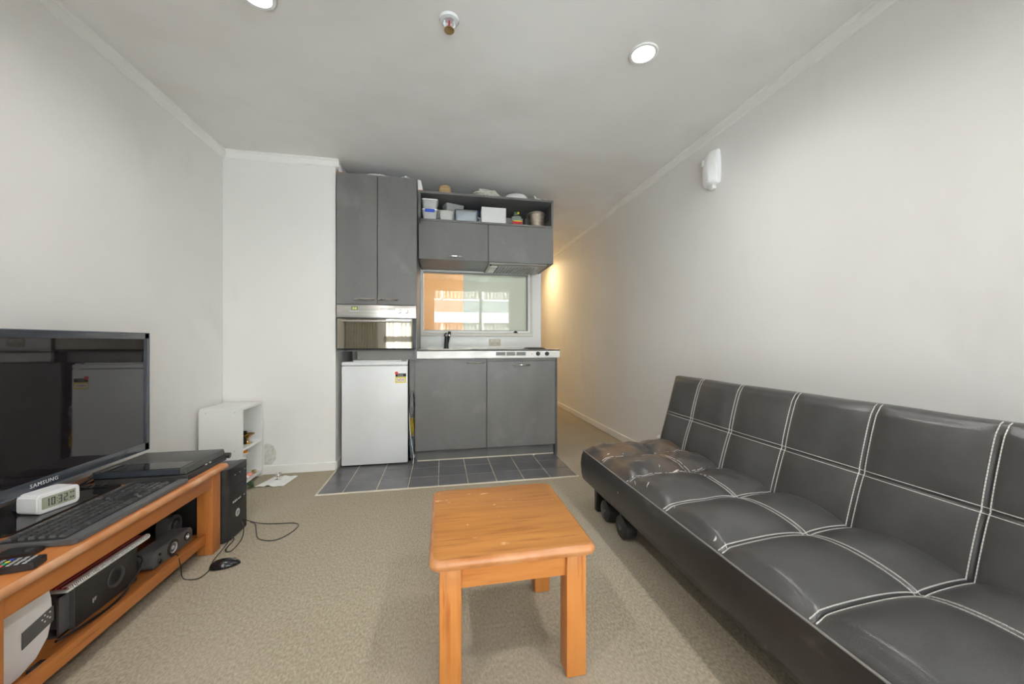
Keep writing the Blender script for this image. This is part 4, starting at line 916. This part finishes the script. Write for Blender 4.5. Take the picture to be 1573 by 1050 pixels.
# satellite speakers
def sat(name, label, c, wy, hz, dx, rot, tilt):
    t = thing(name, label, 'speaker', c); return t
s1 = thing('desktop_speaker', 'black two-cone desktop speaker lying on its side on the lower shelf', 'speaker', (-1.15, 1.80, SH), math.radians(0))
bm = bmesh.new(); prism(bm, rrect(1.690, 1.935, SH + .001, SH + .070, .026, 6), -1.20, -1.128, 'x', .006); obj('cabinet', bm, M_dgrey, s1)
def cone(y, z, r, x, par, mm=M_cone):
    bm = bmesh.new(); lathe(bm, (x, y, z), [(r * 1.25, -.001), (r * 1.25, .003), (r * 1.05, .005), (r * .95, .002), (r * .85, .0035), (r * .35, -.006), (r * .33, .001), (r * .2, .004), (0, .005)], (1, 0, 0), 36)
    for f in bm.faces:
        c_ = f.calc_center_median(); rr_ = math.hypot(c_.y - y, c_.z - z); f.material_index = 0 if rr_ < r * .80 else 1
    return obj('cone', bm, [mm, M_blk], par)
cone(1.808, SH + .036, .026, -1.128, s1); cone(1.893, SH + .039, .014, -1.128, s1)
for (y, z, r) in ((1.728, SH + .024, .009), (1.732, SH + .050, .005)):
    bm = bmesh.new(); lathe(bm, (-1.128, y, z), [(r, -.001), (r, .005), (r * .8, .007), (0, .007)], (1, 0, 0), 18); obj('knob', bm, M_blk, s1)
s3 = thing('round_speaker', 'second rounded desktop speaker standing in the dark behind the lying one', 'speaker', (-1.23, 1.93, SH))
bm = bmesh.new(); prism(bm, rrect(1.905, 1.995, SH + .001, SH + .114, .040, 7), -1.26, -1.205, 'x', .006); obj('cabinet', bm, M_dgrey, s3)
cone(1.950, SH + .072, .024, -1.205, s3, M_blk); cone(1.950, SH + .028, .010, -1.205, s3, M_blk)
# white printer
pr_ = thing('white_router', 'glossy white rounded device with dark panel at the near end of the shelf', 'router', (-1.2, 1.2, SH))
ol = [(1.122, SH + .001), (1.225, SH + .001), (1.270, SH + .018), (1.302, SH + .055), (1.316, SH + .11), (1.312, SH + .165), (1.300, SH + .222), (1.122, SH + .222)]
bm = bmesh.new(); prism(bm, ol, -1.36, -1.125, 'x', .004); obj('casing', bm, M_wplas, pr_)
bm = bmesh.new(); prism(bm, [(1.231, SH + .0735), (1.231, SH + .1195), (1.312, SH + .1385), (1.3135, SH + .0955)], -1.126, -1.1225, 'x'); pn = obj('display_panel', bm, M_dgrey, pr_, label='dark slanted display panel')
bm = bmesh.new()
for dy, dz in ((1.288, .127), (1.302, .127), (1.288, .109), (1.295, .118), (1.281, .118), (1.302, .111)): cyl(bm, (-1.1227, dy, SH + dz), (1, 0, 0), .0025, .001, seg=8)
o = obj('panel_lights', bm, M_paper, pn); o['kind'] = 'stuff'
bm = bmesh.new(); prism(bm, rrect(1.235, 1.275, SH + .0003, SH + .012, .004, 3), -1.120, -1.104, 'x', .003); tag(obj('power_adapter', bm, M_blk), 'tiny black adapter on the shelf below the white device', 'adapter')
# shelf cable running to the speaker
bm = bmesh.new(); tube(bm, [(-1.115, 1.31, .118), (-1.118, 1.40, .100), (-1.12, 1.49, .0897), (-1.12, 1.555, .098), (-1.12, 1.578, .117), (-1.122, 1.625, .143), (-1.15, 1.672, .160), (-1.20, 1.68, .165)], .0040, 8)
tag(obj('shelf_cable', bm, M_blk), 'black cable running along the lower shelf past the box speaker', 'cable')
bm = bmesh.new()
for k in range(4): tube(bm, [(-1.18, 1.685, SH + .01 + k * .025), (-1.205, 1.70 + .01 * k, SH + .05 + .02 * k), (-1.26, 1.73, SH + .03 + .03 * k), (-1.30, 1.78, SH + .02 + .02 * k)], .003, 6)
tag(obj('cable_tangle', bm, M_blk), 'dark cable tangle on the shelf between box speaker and desktop speaker', 'cable')

# ---------------------------------------------------------------- computer tower, mouse, cables
pc = thing('computer_tower', 'black computer tower standing on the carpet beside the bench end', 'computer', (-1.25, 2.13, 0))
PY0, PY1, PX, PH = 2.038, 2.222, -1.038, .362
obj('case', bx(-1.46, PX - .035, PY0, PY1, .008, PH, bev=.003), M_blk, pc)
bm = bmesh.new(); ol = [(PX - .036, PY0 + .0), (PX - .016, PY0 + .004), (PX - .004, PY0 + .016), (PX, PY0 + .034), (PX, PY1 - .004), (PX - .004, PY1), (PX - .036, PY1)]
prism(bm, ol, .006, PH + .002, 'z', .002); fp = obj('front_panel', bm, M_blk, pc)
bm = bmesh.new()
for z in (.175, .26, .335): box(bm, PX - .001, PX + .0008, PY0 + .036, PY1 - .004, z - .001, z + .001)
obj('panel_gaps', bm, M_black, pc)
bm = bmesh.new(); lathe(bm, (PX, 2.128, .118), [(.0195, -.001), (.0195, .001), (.017, .002), (0, .002)], (1, 0, 0), 32); lg = obj('logo_badge', bm, mat('badge silver', (.6, .6, .61), .3, .5), pc, label='round silver badge')
bm = bmesh.new(); box(bm, PX + .002, PX + .0026, 2.118, 2.123, .110, .127); box(bm, PX + .002, PX + .0026, 2.126, 2.137, .116, .120); box(bm, PX + .002, PX + .0026, 2.126, 2.137, .124, .127); obj('badge_mark', bm, M_dgrey, lg)
bm = bmesh.new()
for k, (w_, h_) in enumerate(((.008, .009), (.008, .011), (.006, .009), (.010, .006), (.008, .006))): box(bm, PX, PX + .001, 2.085 + k * .016, 2.085 + k * .016 + w_, .186 - h_ / 2, .186 + h_ / 2)
box(bm, PX, PX + .001, 2.186, 2.198, .184, .187)
o = obj('port_icons', bm, M_lgrey, pc); o['kind'] = 'stuff'
bm = bmesh.new()
for y in (2.10, 2.145, 2.195): box(bm, PX, PX + .001, y, y + .009, .318, .321)
o = obj('drive_marks', bm, M_lgrey, pc); o['kind'] = 'stuff'
bm = bmesh.new(); cyl(bm, (PX, 2.198, .240), (1, 0, 0), .006, .002, seg=16); obj('power_button', bm, mat('blue button', (.05, .08, .3), .2), pc)
ms = thing('computer_mouse', 'glossy black computer mouse on the carpet in front of the bench', 'mouse', (-.948, 1.842, 0), math.radians(-78))
t_ = bmesh.new(); bmesh.ops.create_uvsphere(t_, u_segments=32, v_segments=20, radius=1)
for v in t_.verts:
    x, y, z = v.co; v.co = Vector((x * .031 * (1 - .12 * y), y * .058, max(0.0, z) ** .9 * (.030 + .008 * (-y)) if z > 0 else 0.0)); v.co.z += .002
bm = bmesh.new(); merge(bm, t_); obj('shell', bm, mat('gloss black', (.012, .012, .013), .12), ms, local=True)
bm = bmesh.new(); cyl(bm, (-.004, .032, .0215), (1, 0, 0), .009, .008, seg=16); obj('scroll_wheel', bm, M_dgrey, ms, local=True)
bm = bmesh.new(); tube(bm, [(-1.004, 1.850, .006), (-1.018, 1.880, .005), (-1.020, 1.93, .012), (-1.012, 1.975, .03), (-1.022, 2.03, .035), (-1.026, 2.07, .0055), (-1.018, 1.98, .0045), (-.985, 1.962, .004), (-.99, 2.06, .004), (-1.005, 2.12, .035), (-1.035, 2.155, .068)], .0022, 8)
tag(obj('mouse_cable', bm, M_blk), 'thin black cable from the mouse to the tower', 'cable')
bm = bmesh.new(); tube(bm, [(-1.036, 2.165, .066), (-1.00, 2.215, .02), (-.95, 2.222, .004), (-.874, 2.208, .004), (-.80, 2.200, .004), (-.762, 2.165, .004), (-.775, 2.085, .004), (-.816, 2.030, .004), (-.87, 2.035, .004), (-.916, 2.066, .004), (-.962, 2.150, .004), (-1.00, 2.225, .005), (-1.034, 2.245, .010)], .0022, 8)
tag(obj('looped_cable', bm, M_blk), 'black cable lying in a wide loop on the carpet right of the tower', 'cable')
bm = bmesh.new(); tube(bm, [(-1.112, 1.77, .10), (-1.090, 1.772, .107), (-1.078, 1.772, .06), (-1.068, 1.772, .004), (-1.010, 1.758, .004), (-.995, 1.795, .004), (-1.00, 1.835, .004)], .002, 8)
tag(obj('hanging_cable', bm, M_blk), 'thin cable hanging over the lower rail onto the carpet', 'cable')

# ---------------------------------------------------------------- small white shelf unit in the corner
ws_ = thing('corner_shelf', 'small open white shelf unit in the left corner by the column wall', 'shelf', (-1.44, 2.9, 0))
X0, X1, Y0, Y1, ZT = -1.562, -1.312, 2.745, 3.035, .540
obj('side_panel', bx(X0, X1, Y0, Y0 + .016, .001, ZT, bev=.001, seg=1), M_white, ws_); obj('side_panel', bx(X0, X1, Y1 - .016, Y1, .001, ZT, bev=.001, seg=1), M_white, ws_)
obj('top', bx(X0, X1, Y0 - .001, Y1 + .001, ZT, ZT + .016, bev=.001, seg=1), M_white, ws_)
obj('shelf_board', bx(X0, X1 - .004, Y0 + .016, Y1 - .016, .262, .278), M_white, ws_); obj('bottom_board', bx(X0, X1 - .004, Y0 + .016, Y1 - .016, .03, .046), M_white, ws_)
obj('back_panel', bx(X0 - .006, X0, Y0, Y1, .01, ZT), M_white, ws_)
bm = bmesh.new()
for x, z in ((X0 + .035, ZT - .012), (X1 - .045, ZT - .012), (X1 - .045, .27)): cyl(bm, (x, Y0, z), (0, -1, 0), .005, .0012, seg=12)
o = obj('screw_caps', bm, M_lgrey, ws_); o['kind'] = 'stuff'
def chalice(x, y, z, s, label, grp=None):
    t = thing('brass_goblet', label, 'goblet', (x, y, z)); bm = bmesh.new()
    lathe(bm, (x, y, z), [(0, 0), (.026 * s, 0), (.027 * s, .004 * s), (.012 * s, .012 * s), (.008 * s, .03 * s), (.012 * s, .042 * s), (.030 * s, .058 * s), (.042 * s, .066 * s), (.043 * s, .070 * s), (.030 * s, .064 * s), (.010 * s, .052 * s), (0, .050 * s)], seg=30); obj('cup', bm, M_brass, t)
chalice(-1.352, 2.90, .2785, 1.0, 'brass oil lamp cup on the middle board of the white shelf')
t = thing('dark_pot', 'small dark pot behind the brass cup on the middle board', 'pot', (-1.41, 2.88, .2785))
bm = bmesh.new(); lathe(bm, (-1.40, 2.93, .2785), [(0, 0), (.026, 0), (.030, .03), (.026, .07), (.030, .078), (.024, .078), (.022, .07), (0, .06)]); obj('body', bm, M_blkm, t)
t = thing('orange_bowl', 'orange and white dish hanging close under the middle board', 'dish', (-1.37, 2.83, .20))
bm = bmesh.new(); lathe(bm, (-1.375, 2.86, .205), [(0, 0), (.030, .002), (.044, .016), (.046, .022), (.040, .022), (0, .018)]); obj('dish', bm, M_wplas, t)
bm = bmesh.new(); lathe(bm, (-1.375, 2.86, .2225), [(.041, 0), (.040, .012), (.02, .024), (0, .026)]); obj('orange_top', bm, M_orange, t)
bm = bmesh.new(); lathe(bm, (-1.375, 2.86, .0465), [(0, 0), (.030, 0), (.026, .08), (.030, .158), (0, .158)]); obj('stem', bm, M_white, t)
t['label'] = 'white stand with an orange topped dish on the bottom board'
for i, (x, y, mm, s, lab) in enumerate(((-1.345, 2.80, M_green, (.020, .022, .016), 'dark green packet at the near end of the bottom board'), (-1.345, 2.90, M_pink, (.020, .028, .012), 'salmon pink packet in the middle of the bottom board'), (-1.338, 2.96, M_brass, (.016, .020, .014), 'gold brown packet at the far end of the bottom board'), (-1.335, 2.85, M_wplas, (.016, .02, .010), 'white packet between the green and pink packets'))):
    bm = bmesh.new(); crumple(bm, (x, y, .0465 + s[2]), s, .22, 3, i + 40, 2.5, .0465); tag(obj('packet', bm, mm), lab, 'packet')
bm = bmesh.new()
random.seed(4)
for k in range(46):
    a, r, z = random.uniform(0, 2 * PI), random.uniform(.005, .026), random.uniform(.006, .040); c = Vector((-1.282 + r * math.cos(a), 2.79 + r * math.sin(a), z)); d = Vector((math.cos(a), math.sin(a), random.uniform(-.2, .8))).normalized() * .012; s = Vector((-d.y, d.x, 0)) * .5
    v = [bm.verts.new(p) for p in (c - d, c + s, c + d, c - s)]; bm.faces.new(v)
foliage = bm
t = thing('leaf_sprig', 'small dark green leafy sprig on the carpet at the foot of the white shelf', 'plant', (-1.282, 2.79, 0))
obj('leaves', foliage, M_green, t, smooth=False); bm = bmesh.new(); tube(bm, [(-1.282, 2.79, .001), (-1.280, 2.79, .02), (-1.284, 2.792, .042)], .002, 6); obj('stem', bm, M_green, t)
# open paper folder
bm = bmesh.new(); nx, ny = 12, 3
def pz(s): return .004 + .012 * math.exp(-((s - .45) / .07) ** 2) + .004 * math.sin(s * 9) ** 2
A_, B_, C_, D_ = Vector((-1.262, 2.800, 0)), Vector((-1.075, 2.775, 0)), Vector((-1.052, 2.975, 0)), Vector((-1.215, 2.985, 0))
G = [[None] * (ny + 1) for _ in range(nx + 1)]
for i in range(nx + 1):
    for j in range(ny + 1):
        s, t_ = i / nx, j / ny; p = A_.lerp(B_, s).lerp(D_.lerp(C_, s), t_); p.z = pz(s) * (1 - .3 * t_); G[i][j] = (p, bm.verts.new(p), bm.verts.new(p - Vector((0, 0, .0025))))
for i in range(nx):
    for j in range(ny):
        bm.faces.new([G[a][b][1] for a, b in ((i, j), (i + 1, j), (i + 1, j + 1), (i, j + 1))]); bm.faces.new([G[a][b][2] for a, b in ((i, j), (i, j + 1), (i + 1, j + 1), (i + 1, j))])
for i in range(nx):
    for j in (0, ny): bm.faces.new((G[i][j][1], G[i][j][2], G[i + 1][j][2], G[i + 1][j][1]))
for j in range(ny):
    for i in (0, nx): bm.faces.new((G[i][j][1], G[i][j][2], G[i][j + 1][2], G[i][j + 1][1]))
tag(obj('paper_sheet', bm, M_paper), 'white folded paper lying open on the carpet beside the shelf', 'paper')
t = thing('small_goblet', 'small silver and gold goblet standing on the white paper', 'goblet', (-1.155, 2.90, .006))
bm = bmesh.new(); lathe(bm, (-1.155, 2.90, .0075), [(0, 0), (.022, 0), (.022, .003), (.008, .012), (.006, .022), (.010, .030), (.022, .044), (.023, .046), (.010, .036), (0, .034)], seg=26); obj('cup', bm, M_chrome, t)
bm = bmesh.new(); lathe(bm, (-1.155, 2.90, .0285), [(.0075, 0), (.0095, .001), (.0095, .003), (.0075, .004)], seg=20); obj('knop', bm, M_brass, t)

# wall scrape beside the shelf
M_patch = mat('plaster patch', (.58, .58, .53), .8); noisy(M_patch, (.50, .50, .45), (.68, .67, .62), 40, 5)
bm = bmesh.new(); prism(bm, [(-1.312, .072), (-1.262, .075), (-1.235, .11), (-1.232, .17), (-1.25, .215), (-1.29, .232), (-1.312, .23)], YC - .0015, YC + .001, 'y'); struct('trim_6', bm, M_patch, label='rough grey plaster patch low on the column wall')

# ---------------------------------------------------------------- outside and behind the camera
fb = thing('facade_building', 'apartment block with white balcony bands across the street, seen in reflections', 'building', (0, -11, -9))
obj('wall', bx(-14, 14, -13, -11, -9, 6.5), M_concrete, fb)
for k in range(-3, 3):
    z0 = 1.95 + k * 2.4
    obj('balcony_band', bx(-14, 14, -11, -10.7, z0, z0 + .5, bev=.01, seg=1), M_band, fb)
    obj('parapet_panel', bx(-14, 14, -11, -10.85, z0 + .5, z0 + 1.1), M_panel, fb)
    bm = bmesh.new()
    for i in range(90):
        x = -8 + i * .18; box(bm, x, x + .09, -11, -10.93, z0 + 1.2, z0 + 2.35)
    o = obj('louvres', bm, M_louv, fb, smooth=False); o['kind'] = 'stuff'
    for i in range(9):
        x = -8 + i * 2; obj('mullion', bx(x, x + .08, -11, -10.88, z0 + 1.1, z0 + 2.4), M_band, fb)
    obj('transom', bx(-14, 14, -11, -10.88, z0 + 1.1, z0 + 1.17), M_band, fb)
# curtain at the front window
bm = bmesh.new(); pts = []
n = 70
fr_, bk = [], []
for i in range(n + 1):
    x = -1.56 + .50 * i / n; y = -.44 + .022 * math.sin(i * 1.05); fr_.append((bm.verts.new((x, y, .04)), bm.verts.new((x, y, 2.25)))); bk.append((bm.verts.new((x, y - .004, .04)), bm.verts.new((x, y - .004, 2.25))))
for L_ in (fr_, bk):
    for a, b in zip(L_, L_[1:]): bm.faces.new((a[0], b[0], b[1], a[1]))
tag(obj('curtain', bm, M_curt), 'olive brown curtain gathered beside the front window, seen in the oven door', 'curtain')
add_light('bedroom_lamp', 'POINT', (.45, 4.9, 2.1), (0, 0, 0), 34, (1, .94, .85), shadow_soft_size=.12)
